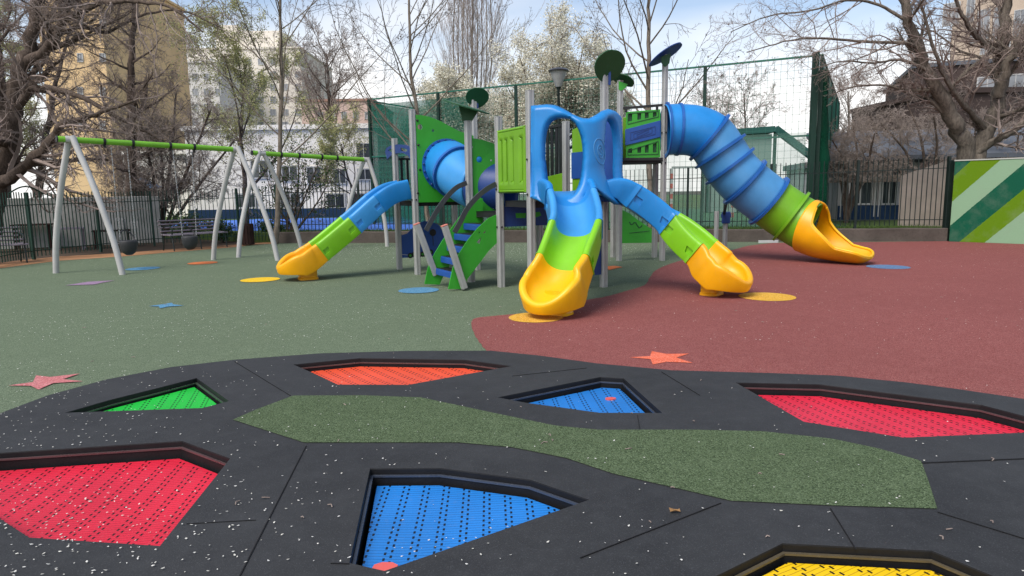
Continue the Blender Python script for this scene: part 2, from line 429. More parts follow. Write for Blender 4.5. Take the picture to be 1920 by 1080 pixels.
# ------------------------------------------------------------------ ground and trampolines
KL, KR = G(522, 456), G(1777, 452.5)          # foot of the low wall, its two ends
ML, MR = G(1779, 453), G(1920, 458)
MR2 = ML + (MR - ML) * 5
LEFT_EDGE = [G(470, 460), G(440, 463.5), G(310, 474), G(230, 481), G(110, 489), G(0, 503)]
ground = flat('ground', [(-300, -60), (300, -60), (300, 900), (-300, 900)], -.55, SOIL)
struct(ground, 'bare brown earth under and around the playground')
play_outline = [xy(KL)] + [xy(p) for p in LEFT_EDGE] + [(-12.6, 11), (-13, 4), (-10, -4), (16, -4), (22, 8), xy(MR2), xy(MR), xy(ML), xy(KR)]
SUR_PX = [(-150, 838), (-70, 802), (0, 777), (90, 743), (200, 713), (320, 690), (440, 676), (600, 664), (760, 659.5), (920, 659), (1010, 668),
          (1120, 683), (1260, 696), (1440, 701), (1570, 706), (1700, 719), (1800, 732), (1920, 750), (2060, 778), (2200, 815)]
sur_out = [xy(G(*p)) for p in SUR_PX] + [(5.6, 3.0), (4.6, 1.4), (2.5, .5), (-2.5, .5), (-4.2, 1.6), (-4.4, 2.8)]
ps = flat('playground_surface', play_outline, 0, G_GREEN, [sur_out]); struct(ps, 'green rubber safety surface of the playground')
red_px = [(915, 662), (890, 628), (886, 600), (925, 593), (985, 587), (1040, 575), (1074, 567), (1133, 557), (1174, 546), (1208, 535), (1219, 520),
          (1230, 507), (1260, 494), (1300, 483), (1369, 470), (1404, 461), (1450, 455.5)]
red_out = [xy(G(*p)) for p in red_px]
red_line = [(q.x + .014 * noise.noise(q * 9), q.y + .014 * noise.noise(q * 9 + Vector((5, 0, 0)))) for q in catmull([Vector((a[0], a[1], 0)) for a in red_out], 24)]
inner = [xy(G(p[0], p[1] + 6)) for p in SUR_PX if p[0] > 925]
red_poly = red_line + [xy(KR), xy(ML), xy(MR), xy(MR2), (22, 8), (16, -3.5), (6.4, 2.6)] + inner[::-1]
rs = flat('red_surface', red_poly, .004, G_RED); struct(rs, 'brick red rubber safety surface on the right')
sand_in = [xy(p) for p in LEFT_EDGE[::-1]] + [xy(KL)]
sand = flat('path', [(-13.4, 10)] + sand_in[0:0] + [xy(G(0, 503) + Vector((0, -.05, 0)))] + [xy(p) for p in LEFT_EDGE[::-1][1:]] + [xy(KL)] +
            [xy(G(522, 453)), xy(G(470, 456.5)), xy(G(440, 459)), xy(G(310, 468.5)), xy(G(230, 474.5)), xy(G(110, 481)), xy(G(0, 493)), (-14.4, 10)], .004, SAND)
struct(sand, 'strip of orange brown sand along the left edge of the rubber')
lsoil = flat('soil', [(-13, 3), (-14, 10), xy(G(0, 500)), xy(G(110, 487)), xy(G(230, 479)), xy(G(310, 472)), xy(G(440, 461)), xy(KL), (-7.2, 21.4), (-9, 24), (-40, 30), (-60, 3)], -.012, SOIL, step=None)
struct(lsoil, 'dark soil with litter beside the left fence')
# raised lawn behind the low wall
kd = (KR - KL).normalized(); kn = Vector((-kd.y, kd.x, 0))
def kp(t, off=0, z=0): p = KL + kd * t + kn * off; return Vector((p.x, p.y, z))
KLEN = (KR - KL).length
lw = MB(); A = [kp(-.2, .2), kp(KLEN + 8, .2), Vector((40, 60, 0)), Vector((40, 160, 0)), Vector((-60, 160, 0)), Vector((-60, 40, 0)), Vector((-14, 26, 0)), Vector((-9, 22, 0))]
lw.plate([Vector((p.x, p.y, .12)) for p in A], (0, 0, 1), .36)
struct(lw.build('lawn', LAWN), 'lawn raised behind the low wall')
bc = flat('sports_court', [xy(kp(-2.5, 1.7)), xy(kp(4.8, 1.5)), (-5.6, 34.5), (-13, 34.5), (-17, 30)], .306, COURTB); struct(bc, 'blue sports court behind the fence')
gc = flat('court', [xy(kp(7, 1.8)), xy(kp(17, 1.6)), (16, 40), (-3, 42)], .306, COURTG); struct(gc, 'green artificial court behind the fence')

# black rubber surround with the trampoline openings
def px_poly(l): return [xy(G(*p)) for p in l]
TR = [
 ('green', (.012, .50, .045), [(122, 776), (205, 752), (285, 732), (369, 710.5), (430, 754), (380, 767)], (330, 768), (352, 735), 'small lime green trampoline at left, behind the red one'),
 ('orange', (.80, .085, .030), [(550, 685), (676, 673), (872, 676), (960, 688), (765, 723.5), (633, 723), (582, 699)], (700, 721), (640, 695), 'orange trampoline farthest back by the green rubber'),
 ('blue', (.016, .185, .56), [(933, 747), (1126, 708.5), (1169, 711), (1242, 776.5), (1124, 776), (985, 757)], (1155, 775), (1115, 720), 'small blue trampoline behind the narrow green strip'),
 ('red', (.70, .020, .050), [(1379, 719), (1538, 722.5), (1839, 761), (1990, 800), (1955, 812), (1695, 823), (1507, 793)], (1735, 822), (1540, 745), 'long red trampoline at right, beside the red rubber'),
 ('red', (.68, .016, .044), [(-70, 856), (342, 829), (432, 862), (300, 1027), (55, 1011), (-70, 930)], (86, 985), (228, 864), 'big red trampoline at left front, strewn with petals'),
 ('blue', (.016, .20, .60), [(694, 881), (826, 880), (994, 902), (1105, 940), (721, 1074), (655, 1059)], (720, 1040), (757, 915), 'big blue trampoline in the front centre'),
 ('yellow', (.80, .50, .004), [(1340, 1085), (1467, 1022), (1747, 1036), (1870, 1087), (1860, 1180), (1420, 1200)], (1560, 1075), (1515, 1050), 'yellow trampoline cut off by the front edge'),
]
holes = [px_poly(t[2]) for t in TR]
sur = flat('rubber_paving', sur_out, .008, TILE, holes); struct(sur, 'black rubber tiles around the trampolines')
ISL = [(437, 790), (480, 771), (550, 744.5), (680, 744), (790, 748), (920, 776), (1040, 801), (1120, 809), (1300, 809), (1430, 812), (1560, 826), (1650, 845), (1727, 868), (1742, 910), (1757, 958),
       (1560, 952), (1370, 943), (1250, 915), (1150, 892), (1060, 862), (960, 842), (860, 833), (570, 833)]
isl = flat('rubber_strip', px_poly(ISL), .012, G_GREEN2); isl['label'] = 'wavy green rubber strip between the trampolines'; adopt(isl, sur)
jm = MB()
for a, b, wd in [((440, 678), (545, 742), .008), ((574, 836), (450, 1079), .010), ((1240, 697), (1312, 741), .009), ((1727, 868), (1990, 857), .020), ((1352, 943), (1088, 1046), .010),
                 ((1557, 953), (1605, 1030), .009), ((1758, 960), (1960, 1022), .010), ((1195, 778), (1200, 806), .006), ((1100, 690), (960, 705), .004),
                 ((480, 975), (350, 982), .004), ((655, 1057), (620, 1056), .007)]:
    a, b = G(*a, .0105), G(*b, .0105); jm.box((a + b) / 2, ((b - a).length, wd * .5, .003), math.atan2(b.y - a.y, b.x - a.x))
jm.build('tile_joint', JOINT, sur)

def inset(poly, d):
    n = len(poly); area = sum(poly[i - 1][0] * poly[i][1] - poly[i][0] * poly[i - 1][1] for i in range(n)); sg = 1 if area > 0 else -1
    out = []
    for i in range(n):
        p, q, r = Vector(poly[i - 1]), Vector(poly[i]), Vector(poly[(i + 1) % n])
        e1 = (q - p).normalized(); e2 = (r - q).normalized(); n1 = Vector((-e1.y, e1.x)) * sg; n2 = Vector((-e2.y, e2.x)) * sg
        b = (n1 + n2); b = b / max(.35, b.length_squared / 2) if b.length > 1e-4 else n1
        out.append((q.x + b.x * d, q.y + b.y * d))
    return out
def ringwall(m, p, q, zp, zq):
    n = len(p); vs = [(x, y, zp) for x, y in p] + [(x, y, zq) for x, y in q]
    m.add(vs, [(i, (i + 1) % n, (i + 1) % n + n, i + n) for i in range(n)])
DEP = [.050, .060, .068, .074, .088, .074, .056]
for k, (cn, c, poly, ca, cb, lab) in enumerate(TR):
    hp = holes[k]; cen = Vector((sum(p[0] for p in hp) / len(hp), sum(p[1] for p in hp) / len(hp), 0))
    t = thing('trampoline', lab, 'trampoline', cen, 'trampolines sunk in the black rubber')
    m = MB(); p1 = inset(hp, .002); ringwall(m, hp, p1, .008, .002); ringwall(m, p1, p1, .002, -.030)
    p2 = inset(hp, .012); ringwall(m, p1, p2, -.030, -.031); ringwall(m, p2, p2, -.031, -.25)
    V, T = sheet2d(p2); m.add([(v.x, v.y, -.25) for v in V], T); m.build('pit_wall', PITBLACK, t)
    m = MB(); p3 = inset(hp, .004); p4 = inset(hp, .017)
    ringwall(m, p3, p4, -.026, -.027); ringwall(m, p4, p4, -.027, -.036); ringwall(m, p4, p3, -.036, -.038)
    m.build('rim_rail', plastic('rail_' + cn, tuple(.06 * v + .05 for v in c), .28, .6), t)
    mp_ = inset(hp, .036); a, b = G(*ca), G(*cb); ang = math.atan2(b.y - a.y, b.x - a.x)
    V, T = sheet2d(mp_, (), .12); mm = MB()
    mm.add([(v.x, v.y, -DEP[k] - .014 * min(1, polydist(v, mp_) / .4) ** .7) for v in V], T)
    mat = matmat('mat_' + cn + str(k), c, math.pi / 2 - ang)
    mm.build('bounce_mat', mat, t, smooth=60)
    for q, sz in ([((1145, 747), .028), ] if k == 2 else [((722, 1063), .036)] if k == 5 else []):
        pc = G(*q, -DEP[k]); pm = MB()
        pm.plate([Vector((pc.x + sz * math.cos(u) * 1.5, pc.y + sz * math.sin(u), -DEP[k] - .004)) for u in [i * math.pi / 4 + .3 for i in range(8)]], (0, 0, 1), .012)
        pa = pm.build('repair_patch', plastic('coral_patch' + str(k), (.75, .12, .10), .5), t); pa['label'] = 'small coral patch lying on the blue mat'

# coloured inlays
def disc(px, py, wpx, mat, lab, z=.008):
    c = G(px, py); r = wpx / F * c.y / 2; o = flat('round_inlay', [(c.x + (r + .006 * noise.noise(Vector((math.cos(a * math.pi / 60) * 8, math.sin(a * math.pi / 60) * 8, px)))) * math.cos(a * math.pi / 60), c.y + (r + .006 * noise.noise(Vector((math.cos(a * math.pi / 60) * 8, math.sin(a * math.pi / 60) * 8, px)))) * math.sin(a * math.pi / 60)) for a in range(120)], z, mat, (), ps); o['label'] = lab
for a in [(1005, 596, 104, G_YEL, 'ochre yellow circle in front of the centre slide'), (1438, 557, 103, G_YEL, 'ochre yellow circle beside the right slide'),
          (488, 525, 71, G_YEL2, 'bright yellow circle beside the left slide'), (268, 504, 58, G_BLUE, 'turquoise circle by the near swing'),
          (380, 493.5, 52, G_ORANGE, 'orange circle by the near swing'), (785, 545, 76, G_BLUE, 'turquoise circle in front of the ladder'),
          (1665, 501, 74, G_BLUE2, 'dull blue circle by the tube slide'), (1450, 452.5 + 5, 0, G_BLUE2, '')]:
    if a[2]: disc(*a)
def star(px, py, pts, mat, lab):
    o = flat('star_inlay', [xy(G(*p)) for p in pts], .008, mat, (), ps); o['label'] = lab
star(0, 0, [(16, 724.5), (62, 718), (68, 705.5), (94, 708.5), (150, 702), (118, 712.5), (156, 716.5), (100, 720), (72, 732), (58, 725)], G_PINK, 'faded pink star at the left')
star(0, 0, [(1181, 671.5), (1219, 669), (1222, 660), (1250, 665), (1292, 664.5), (1268, 672), (1299, 682), (1250, 680), (1224, 685), (1220, 675)], G_CORAL, 'coral star on the red rubber')
star(0, 0, [(122, 536), (165, 529), (215, 526.5), (190, 531), (178, 534)], G_MAUVE, 'faded mauve star by the near swing')
star(0, 0, [(279, 575), (302, 572), (322, 568.5), (325, 571.5), (345, 574), (318, 575.5), (300, 579), (298, 575.5)], G_BLUE, 'small turquoise star on the green rubber')
star(0, 0, [(1139, 500), (1152, 499), (1168, 501.5), (1158, 503), (1142, 507), (1138, 504)], G_ORANGE, 'orange star behind the centre slide')

# petals
pm = MB(); n = 0
def petal(x, y, z, s):
    a = rng.uniform(0, 6.28); l, w = s * rng.uniform(.7, 1.25), s * rng.uniform(.45, .75)
    ca, sa = math.cos(a), math.sin(a); t1, t2 = rng.uniform(0, .35) * s, rng.uniform(0, .35) * s
    def q(u, v, zz): return (x + u * ca - v * sa, y + u * sa + v * ca, z + zz)
    pm.add([q(-l / 2, 0, t1), q(-l * .1, -w / 2, .0012), q(l / 2, -w * .12, t2), q(l / 2, w * .12, t2), q(-l * .1, w / 2, .0012 + t2 * .5)], [(0, 1, 2, 3, 4)])
def petal_z(p):
    for k, h in enumerate(holes):
        if inpoly(p, h): return None if polydist(p, h) < .08 else -DEP[k] - .006
    if inpoly(p, sur_out): return .0145
    return .0095
while n < 5600:
    px, py = rng.uniform(-60, 1990), rng.uniform(456, 1085)
    p = G(px, py)
    if not inpoly((p.x, p.y), play_outline): continue
    u = (px / 1920)
    dens = .22 + .78 * max(0, 1 - u * 1.5) if py > 640 else (.35 + .4 * max(0, 1 - u * 1.7) + (.9 if py < 500 else 0))
    if py > 640: dens *= .05 + (.05 if u < .25 else 0)
    else: dens *= .85 * (1.0 if u < .62 else .55) * (1 if noise.noise(Vector((p.x * .5, p.y * .5, 3))) > -.25 else .35)
    if rng.random() > dens: continue
    z = petal_z((p.x, p.y))
    if z is None: continue
    petal(p.x, p.y, z, rng.choice((.008, .010, .012, .014))); n += 1
for cx, cy, k, sx_, sy_ in [(60, 950, 130, 90, 60), (170, 1040, 60, 110, 25), (60, 800, 110, 90, 40), (100, 690, 130, 120, 40), (520, 1000, 40, 60, 50), (220, 790, 60, 90, 25), (140, 900, 70, 90, 40), (760, 960, 16, 60, 40)]:
    for i in range(int(k * .36)):
        px, py = rng.gauss(cx, sx_), rng.gauss(cy, sy_)
        if py > 1085: continue
        p = G(px, py); z = petal_z((p.x, p.y))
        if z is not None: petal(p.x, p.y, z, rng.choice((.009, .011, .013, .016)))
for i in range(3600):
    px, py = rng.uniform(470, 1330), 456.5 + abs(rng.gauss(0, 15)) + 2
    if rng.random() > math.exp(-((px - 830) / 300) ** 2) + .15: continue
    p = G(px, py)
    if inpoly((p.x, p.y), play_outline): petal(p.x, p.y, .0095, rng.choice((.016, .020, .026)))
stuff(pm.build('petals', PETALM), 'white petals scattered over the rubber')
m = MB(); c = G(1265, 958, .016)
vs = [(c.x + .026 * math.cos(a) * (1.3 if i % 2 else .8), c.y + .016 * math.sin(a), .016 + (.012 if i % 3 == 0 else .002)) for i, a in enumerate([k * math.pi / 4 for k in range(8)])]
m.add(vs + [(c.x, c.y, .015)], [(i, (i + 1) % 8, 8) for i in range(8)]); m.build('x', DRYLEAF); o = COL.objects[-1]; o.name = 'dry_leaf'
tag(o, 'single curled brown leaf on the black rubber right of the front blue trampoline', 'leaf')
# crumbs and twigs
m = MB()
for i in range(60):
    px, py = rng.uniform(0, 1920), rng.uniform(470, 1040); p = G(px, py)
    z = petal_z((p.x, p.y))
    if z is None or z < 0 or not inpoly((p.x, p.y), play_outline): continue
    a = rng.uniform(0, 6.28); l = rng.uniform(.01, .045); d = Vector((math.cos(a), math.sin(a), 0)) * l
    m.tube([p + Vector((0, 0, z)), p + d * .5 + Vector((d.y * .2, -d.x * .2, z + .004)), p + d + Vector((0, 0, z))], .0028, 4)
stuff(m.build('twig_litter', TWIG_D), 'tiny dark twigs and crumbs lying on the rubber')
# ------------------------------------------------------------------ play structure
u = Vector((.47, -.883, 0)); v = Vector((.883, .47, 0)); UP = Vector((0, 0, 1))
P4 = Vector((-.165, 10.25, 0))
def L(a, b, z=0): p = P4 + v * a + u * b; return Vector((p.x, p.y, z))
ANG = math.atan2(v.y, v.x)
play = thing('play_structure', 'large play structure with blue and lime slides, ladder and tunnel on grey posts', 'play structure', L(.6, -1))

def post_mesh(m, p, z0, z1, w=.1):
    h = w / 2; g = .008; r = .014
    prof = []
    for k in range(4):
        a = k * math.pi / 2
        for x, y in [(h - r, -h), (h, -h + r), (h, -.012), (h - g, -.010), (h - g, .010), (h, .012), (h, h - r)]:
            pass
    side = [(h, -h + r), (h, -.013), (h - g, -.010), (h - g, .010), (h, .013), (h, h - r)]
    for k in range(4):
        ca, sa = math.cos(k * math.pi / 2 + ANG), math.sin(k * math.pi / 2 + ANG)
        prof += [(x * ca - y * sa, x * sa + y * ca) for x, y in side]
    m.loft([[Vector((p.x + a, p.y + b, z)) for a, b in prof] for z in (z0, z1)])
def post(p, top_px=None, ztop=None, z0=0):
    m = MB(); zt = ztop if ztop is not None else D(top_px[0], top_px[1], p.y).z
    post_mesh(m, p, z0, zt); o = m.build('post', ALU, play)
    c = MB(); c.box((p.x, p.y, zt + .006), (.098, .098, .014), ANG); c.build('cap', ALU, o, bevel=.004)
    return zt
def bolts(m, p, zs, n, off=.052):
    for z in zs: m.lathe([(.016, 0), (.016, .010), (.009, .016)], Vector((p.x, p.y, z)) + n * off, 8, Vector((0, 0, 1)).rotation_difference(n).to_matrix())
P5 = Vector((.285, 9.42, 0)); P6 = Vector((1.40, 10.08, 0)); P3 = L(-.13, -.82)
P1 = Vector((-1.71, 12.05, 0)); P2 = P1 - u * 1.02; P3b = P1 + v * 1.2; P2b = P2 + v * 1.2
P46 = L(1.2, 0); P36 = L(1.2, -.85)
P7 = Vector((2.25, 13.9, 0)); P8 = Vector((3.13, 13.8, 0)); P9 = Vector((3.12, 14.5, 0)); P10 = Vector((2.24, 14.65, 0))
post(P1, (771, 207)); post(P2, (730, 261)); post(P3, (875, 228)); post(P3b, (894, 176)); post(P4, (933, 220)); post(P5, (998.5, 171)); post(P6, (1139, 118))
post(P2b, (856, 300)); post(P46, (1066, 229)); post(P36, (1012, 232)); post(P7, (1161, 152)); post(P8, (1247, 104)); post(P9, (1234, 262)); post(P10, (1166, 262))
bm_ = MB()
for p, zs in ((P1, [1.35]), (P4, [.93, 1.5]), (P5, [1.42, 1.9]), (P6, [1.4]), (P3, [1.15]), (P8, [2.0, 2.6]), (P7, [2.0])):
    bolts(bm_, p, zs, u if p is not P6 else u); bolts(bm_, p, zs, -v)
bm_.build('bolt', BLACKP, play, smooth=40)

# decks
def deck(c4, z, th=.09):
    m = MB(); m.plate([Vector((p.x, p.y, z - th / 2)) for p in c4], UP, th); m.build('deck', BLACKP, play, bevel=.01)
DZ = 1.33
deck([P4 + v * .06 + u * .06, P5 + v * .06 - u * .02, P6 + Vector((-.06, -.05, 0)), P46 + u * .05 - v * .06], DZ)
deck([P3 + v * .05, L(.02, -.02), L(1.18, -.02), L(1.18, -.82)], 1.16)
deck([P1 + v * .03 - u * .03, P3b - v * .04 - u * .03, P2b - v * .04 + u * .04, P2 + v * .04 + u * .04], DZ)
deck([P7 + Vector((.02, .02, 0)), P8 + Vector((-.02, .02, 0)), P9 + Vector((-.02, -.04, 0)), P10 + Vector((.02, -.04, 0))], 2.1, .10)

def trace(pts, p0, dr): return [onplane(a, b, p0, dr) for a, b in pts]
def circ3(c, r, dr, n=40): return [c + dr * (r * math.cos(2 * math.pi * i / n)) + UP * (r * math.sin(2 * math.pi * i / n)) for i in range(n)]
# panel A (large green board with the tunnel mouth)
tunA = P1 + v * .60; tunA = Vector((tunA.x, tunA.y, 1.90)); TR_ = .43
oa = P1 + u * .035 + v * .055
pa = trace([(779, 215.5), (790, 216), (805, 219), (825, 227), (845, 238), (862, 246.5), (878, 251), (891, 256)], oa, v)
zA = 1.30
P3bA = P3b + u * .035 - v * .055
rest = [Vector((P3bA.x, P3bA.y, pa[-1].z - .15)), Vector((P3bA.x, P3bA.y, zA)), Vector((oa.x, oa.y, zA))]
small = [circ3(onplane(787.5, 238, oa, v), .048, v, 16), circ3(onplane(811.5, 245, oa, v), .026, v, 16)]
tunA = tunA + u * .035
tA = onplane(838, 311, oa, v)
m = MB(); m.plate(pa + rest, u, .022, [circ3(tA, TR_ - .01, v)] + small); p_ = m.build('board_panel', HPL, play, bevel=.003)
m = MB()
for a, b in [(780, 226), (782, 272), (785, 318), (781, 362)]: m.lathe([(.022, 0), (.02, .012), (.01, .02)], onplane(a, b, oa, v) + u * .011 + v * .02, 10, UP.rotation_difference(u).to_matrix())
m.build('bolt', BLACKP, p_, smooth=40)
# panel B (green board behind the ladder, with the tunnel exit)
ob = P3 + v * .055
tB = L(.62, -.80, 1.54)
pb = trace([(881, 259), (892, 260), (905, 262.5), (918, 266.5), (931, 271)], ob, v)
e = ob + v * 1.22
m = MB(); m.plate(pb + [Vector((e.x, e.y, pb[-1].z - .22)), Vector((e.x, e.y, 1.08)), Vector((ob.x, ob.y, 1.08))], u, .022,
                  [circ3(tB, TR_ - .02, v), circ3(onplane(898, 299, ob, v), .05, v, 16)])
p_ = m.build('board_panel', HPL, play, bevel=.003)
m = MB(); m.lathe([(.052, 0), (.052, .015), (.03, .03)], onplane(898, 299, ob, v) - u * .012, 16, UP.rotation_difference(u).to_matrix()); m.build('porthole', BLUE, p_, smooth=40)
m = MB()
for i in range(24):
    a = i * 2 * math.pi / 24; m.lathe([(.017, 0), (.016, .010), (.008, .015)], tB + v * (.475 * math.cos(a)) + UP * (.475 * math.sin(a)) + u * .011, 8, UP.rotation_difference(u).to_matrix())
for a, b in [(884, 276), (884, 318), (920, 301)]: m.lathe([(.017, 0), (.016, .010), (.008, .015)], onplane(a, b, ob, v) + u * .011, 8, UP.rotation_difference(u).to_matrix())
m.build('bolt', CHAIN, p_, smooth=40)

# tubes
def tube_seg(name, pts, r, mat, parent, th=.02, n=36, key=6):
    m = MB(); m.tube(pts, r, n, caps=False); return m.build(name, mat, parent, smooth=50, sol=th)
def ring_at(m, c, t, r0, r1, th, n=36):
    M = UP.rotation_difference(Vector(t)).to_matrix(); prof = [(r0, -th / 2), (r1, -th / 2), (r1, th / 2), (r0, th / 2), (r0, -th / 2)]
    vs = []; fs = []
    for r, z in prof[:4]:
        for j in range(n): a = 2 * math.pi * j / n; vs.append(M @ Vector((r * math.cos(a), r * math.sin(a), z)) + Vector(c))
    for i in range(4):
        for j in range(n): fs.append((i * n + j, i * n + (j + 1) % n, ((i + 1) % 4) * n + (j + 1) % n, ((i + 1) % 4) * n + j))
    m.add(vs, fs)
def ring_bolts(m, c, t, r, n, s=.014):
    M = UP.rotation_difference(Vector(t)).to_matrix()
    for j in range(n):
        a = 2 * math.pi * (j + .5) / n; m.lathe([(s, -.022), (s, .022), (s * .5, .03)], Vector(c) + M @ Vector((r * math.cos(a), r * math.sin(a), 0)), 7, M)
tun = MB(); tunE = bpy.data.objects.new('tunnel', None); COL.objects.link(tunE); adopt(tunE, play)
pts = catmull([tA - u * .06, tA + u * .20, D(858, 323, 11.85), D(886, 342, 11.56), D(917, 350, 11.36), tB + u * .02], 7)
cut = 14
tube_seg('tunnel_section', pts[:cut + 1], TR_, BLUE, tunE); tube_seg('tunnel_section', pts[cut:25], TR_, LBLUE, tunE); tube_seg('tunnel_section', pts[24:], TR_ - .002, NAVY, tunE)  # navy on the last section paints in the shade inside the tunnel
m = MB(); ring_at(m, pts[cut], pts[cut + 1] - pts[cut - 1], TR_ - .01, TR_ + .05, .05); ring_at(m, tA + u * .02, u, TR_ - .01, TR_ + .055, .02); m.build('flange', FLANGEB, tunE, smooth=40)
m = MB(); ring_bolts(m, tA + u * .03, u, TR_ + .03, 22, .02); ring_bolts(m, pts[cut], pts[cut + 1] - pts[cut - 1], TR_ + .03, 14); m.build('bolt', NAVY, tunE, smooth=40)
m = MB(); ring_at(m, tB + u * .016, u, TR_ - .05, TR_ - .005, .03); m.build('rim', NAVY, tunE)

# dark blue arch and black bars at the left deck
oc = P2 + u * .05
arch = trace([(723, 284), (726, 277), (735, 272), (748, 270.5), (762, 272), (770, 276), (771, 300), (767, 292), (757, 287), (746, 287), (735, 291), (727, 299)], oc - u * .12, u)
m = MB(); m.plate(arch, v, .022, [trace([(728.5, 282), (733, 279), (741, 277.5), (741, 283), (733, 286)], oc - u * .12, u), trace([(752, 277), (759, 278), (765, 281), (762, 285), (752, 283)], oc - u * .12, u)])
m.build('arch_panel', NAVY, play, bevel=.003)
def bars(a, b, z0, z1, n, w=.045):
    m = MB()
    for i in range(n):
        p = a.lerp(b, (i + 1) / (n + 1)); m.box((p.x, p.y, (z0 + z1) / 2), (w, .02, z1 - z0), math.atan2(b.y - a.y, b.x - a.x))
    for z in (z0 + .03, z1): m.bar(Vector((a.x, a.y, z)), Vector((b.x, b.y, z)), .04)
    m.build('bar_railing', BLACKP, play, bevel=.004)
bars(P2, P2b, 1.36, 2.12, 9); bars(P46, P36, 1.2, 2.5, 5, .075)
# lower navy play panel with caterpillar and flower
od = P2 + v * .06
pn = trace([(745, 443), (763, 438), (777, 424), (795, 414), (814, 417.5), (823, 422), (832, 437), (846, 446)], od, v)
e = od + v * 1.06
m = MB(); m.plate(pn + [Vector((e.x, e.y, pn[-1].z)), Vector((e.x, e.y, .22)), Vector((od.x, od.y, .22))], u, .02); p_ = m.build('play_panel', NAVYL, play, bevel=.003)
m1, m2 = MB(), MB()
RU = UP.rotation_difference(u).to_matrix()
for i in range(6):
    c = onplane(769 + i * 7.6, 479 - (2.5 if i % 2 else 0) - (4 if i > 3 else 0), od, v) + u * .012
    m1.lathe([(.055, 0), (.055, .004)], c, 16, RU); m2.lathe([(.024, .002), (.024, .008)], c, 12, RU)
c = onplane(811, 436, od, v) + u * .012; m1.lathe([(.07, 0), (.07, .006)], c, 16, RU); m1.bar(c, c - UP * .26, .012); m1.bar(onplane(796, 440, od, v) + u * .012, onplane(800, 470, od, v) + u * .012, .012)
m1.build('engraving', BLACKP, p_); m2.build('green_dot', HPL, p_)
m = MB(); a, b = onplane(753, 477, od, v) + u * .012, onplane(764, 478, od, v) + u * .012; m.bar(a, b, .012)
for q in ((748, 442), (749, 491)): m.lathe([(.022, 0), (.022, .01)], onplane(*q, od, v) + u * .011, 10, RU)
m.build('bolt', CHAIN, p_)

# ladder: two green stringers, treads, handrails, slanted posts
near = [(840.6, 541.7), (867, 541.7), (875, 524), (895.6, 497), (916, 470), (932, 454), (935, 440), (934, 401), (916, 409), (895.6, 427.6), (877, 450), (861, 474.5), (848.7, 503)]
tri1 = [(896, 434), (899, 439.5), (901, 434.5)]; tri2 = [(905, 437.5), (910, 437), (910.5, 431)]; tri3 = [(902.5, 444), (893, 454), (899.5, 458)]
on = L(-.06, -.04)
m = MB(); m.plate(trace(near, on, v), u, .022, [trace(t, on, v) for t in (tri1, tri2, tri3)]); m.build('stringer', HPL, play, bevel=.003)
dpl = L(-.19, -.72)
far = [(796, 532.5), (824, 533.5), (832, 515), (845, 494), (862, 473), (880, 455), (905, 436), (905, 372), (895.6, 375), (881, 388), (863, 405), (846.7, 427), (830, 450), (814, 476.5), (802, 503)]
m = MB(); m.plate(trace(far, dpl, v), u, .022); m.build('stringer', HPL, play, bevel=.003)
nb = trace([(848, 513), (858, 489), (870, 466), (884, 444), (903, 424)], on, v)
for i, p in enumerate(nb):
    q = p - u * .66; m = MB(); c = (p + q) / 2 + v * .10
    m.box(c, (.20, .66, .045), ANG); m.box(c - v * .098 - UP * .035, (.02, .66, .085), ANG); o = m.build('tread', NAVYL, play, bevel=.006)
    mm = MB(); mm.box(c + UP * .024, (.19, .64, .004), ANG); mm.build('grip_strip', BLACKP, o)
def flatrail(px, p0, w=.075):
    pts = catmull(trace(px, p0, v), 6); m = MB(); rings = []
    for i, p in enumerate(pts):
        t = (pts[min(i + 1, len(pts) - 1)] - pts[max(i - 1, 0)]).normalized(); nn = t.cross(u).normalized()
        rings.append([p + nn * w / 2 + u * .012, p + nn * w / 2 - u * .012, p - nn * w / 2 - u * .012, p - nn * w / 2 + u * .012])
    m.loft(rings); m.build('handrail', GREYB, play, smooth=40)
flatrail([(852, 436), (862, 418), (875, 393), (893, 371), (912, 355), (930, 345)], on + u * .03)
flatrail([(799, 432), (808, 415), (822, 391), (840, 367), (857, 351), (875, 343)], dpl - u * .02)
for (ax, ay), (bx, by), pl in (((833.5, 424), (871, 541), on + u * .07), ((781.5, 421), (806, 487), dpl - u * .0)):
    a, b = onplane(ax, ay, pl, v), onplane(bx, by, pl, v)
    if by < 500: b = b + (b - a) * .45
    m = MB(); m.bar(b, a, .095, .07, up=u); o = m.build('slanted_post', ALU, play, bevel=.01)
    d = (b - a).normalized(); nn = d.cross(u).normalized(); m = MB()
    for k in (-.024, .024):
        m.bar(a + nn * k + u * .001, b + nn * k + u * .001, .012, .0725, up=u)
    m.build('groove', CHAIN, o)
    m = MB(); m.bar(a, a - d * .02, .097, .072, up=u); m.build('end_cap', PINK, o, bevel=.006)

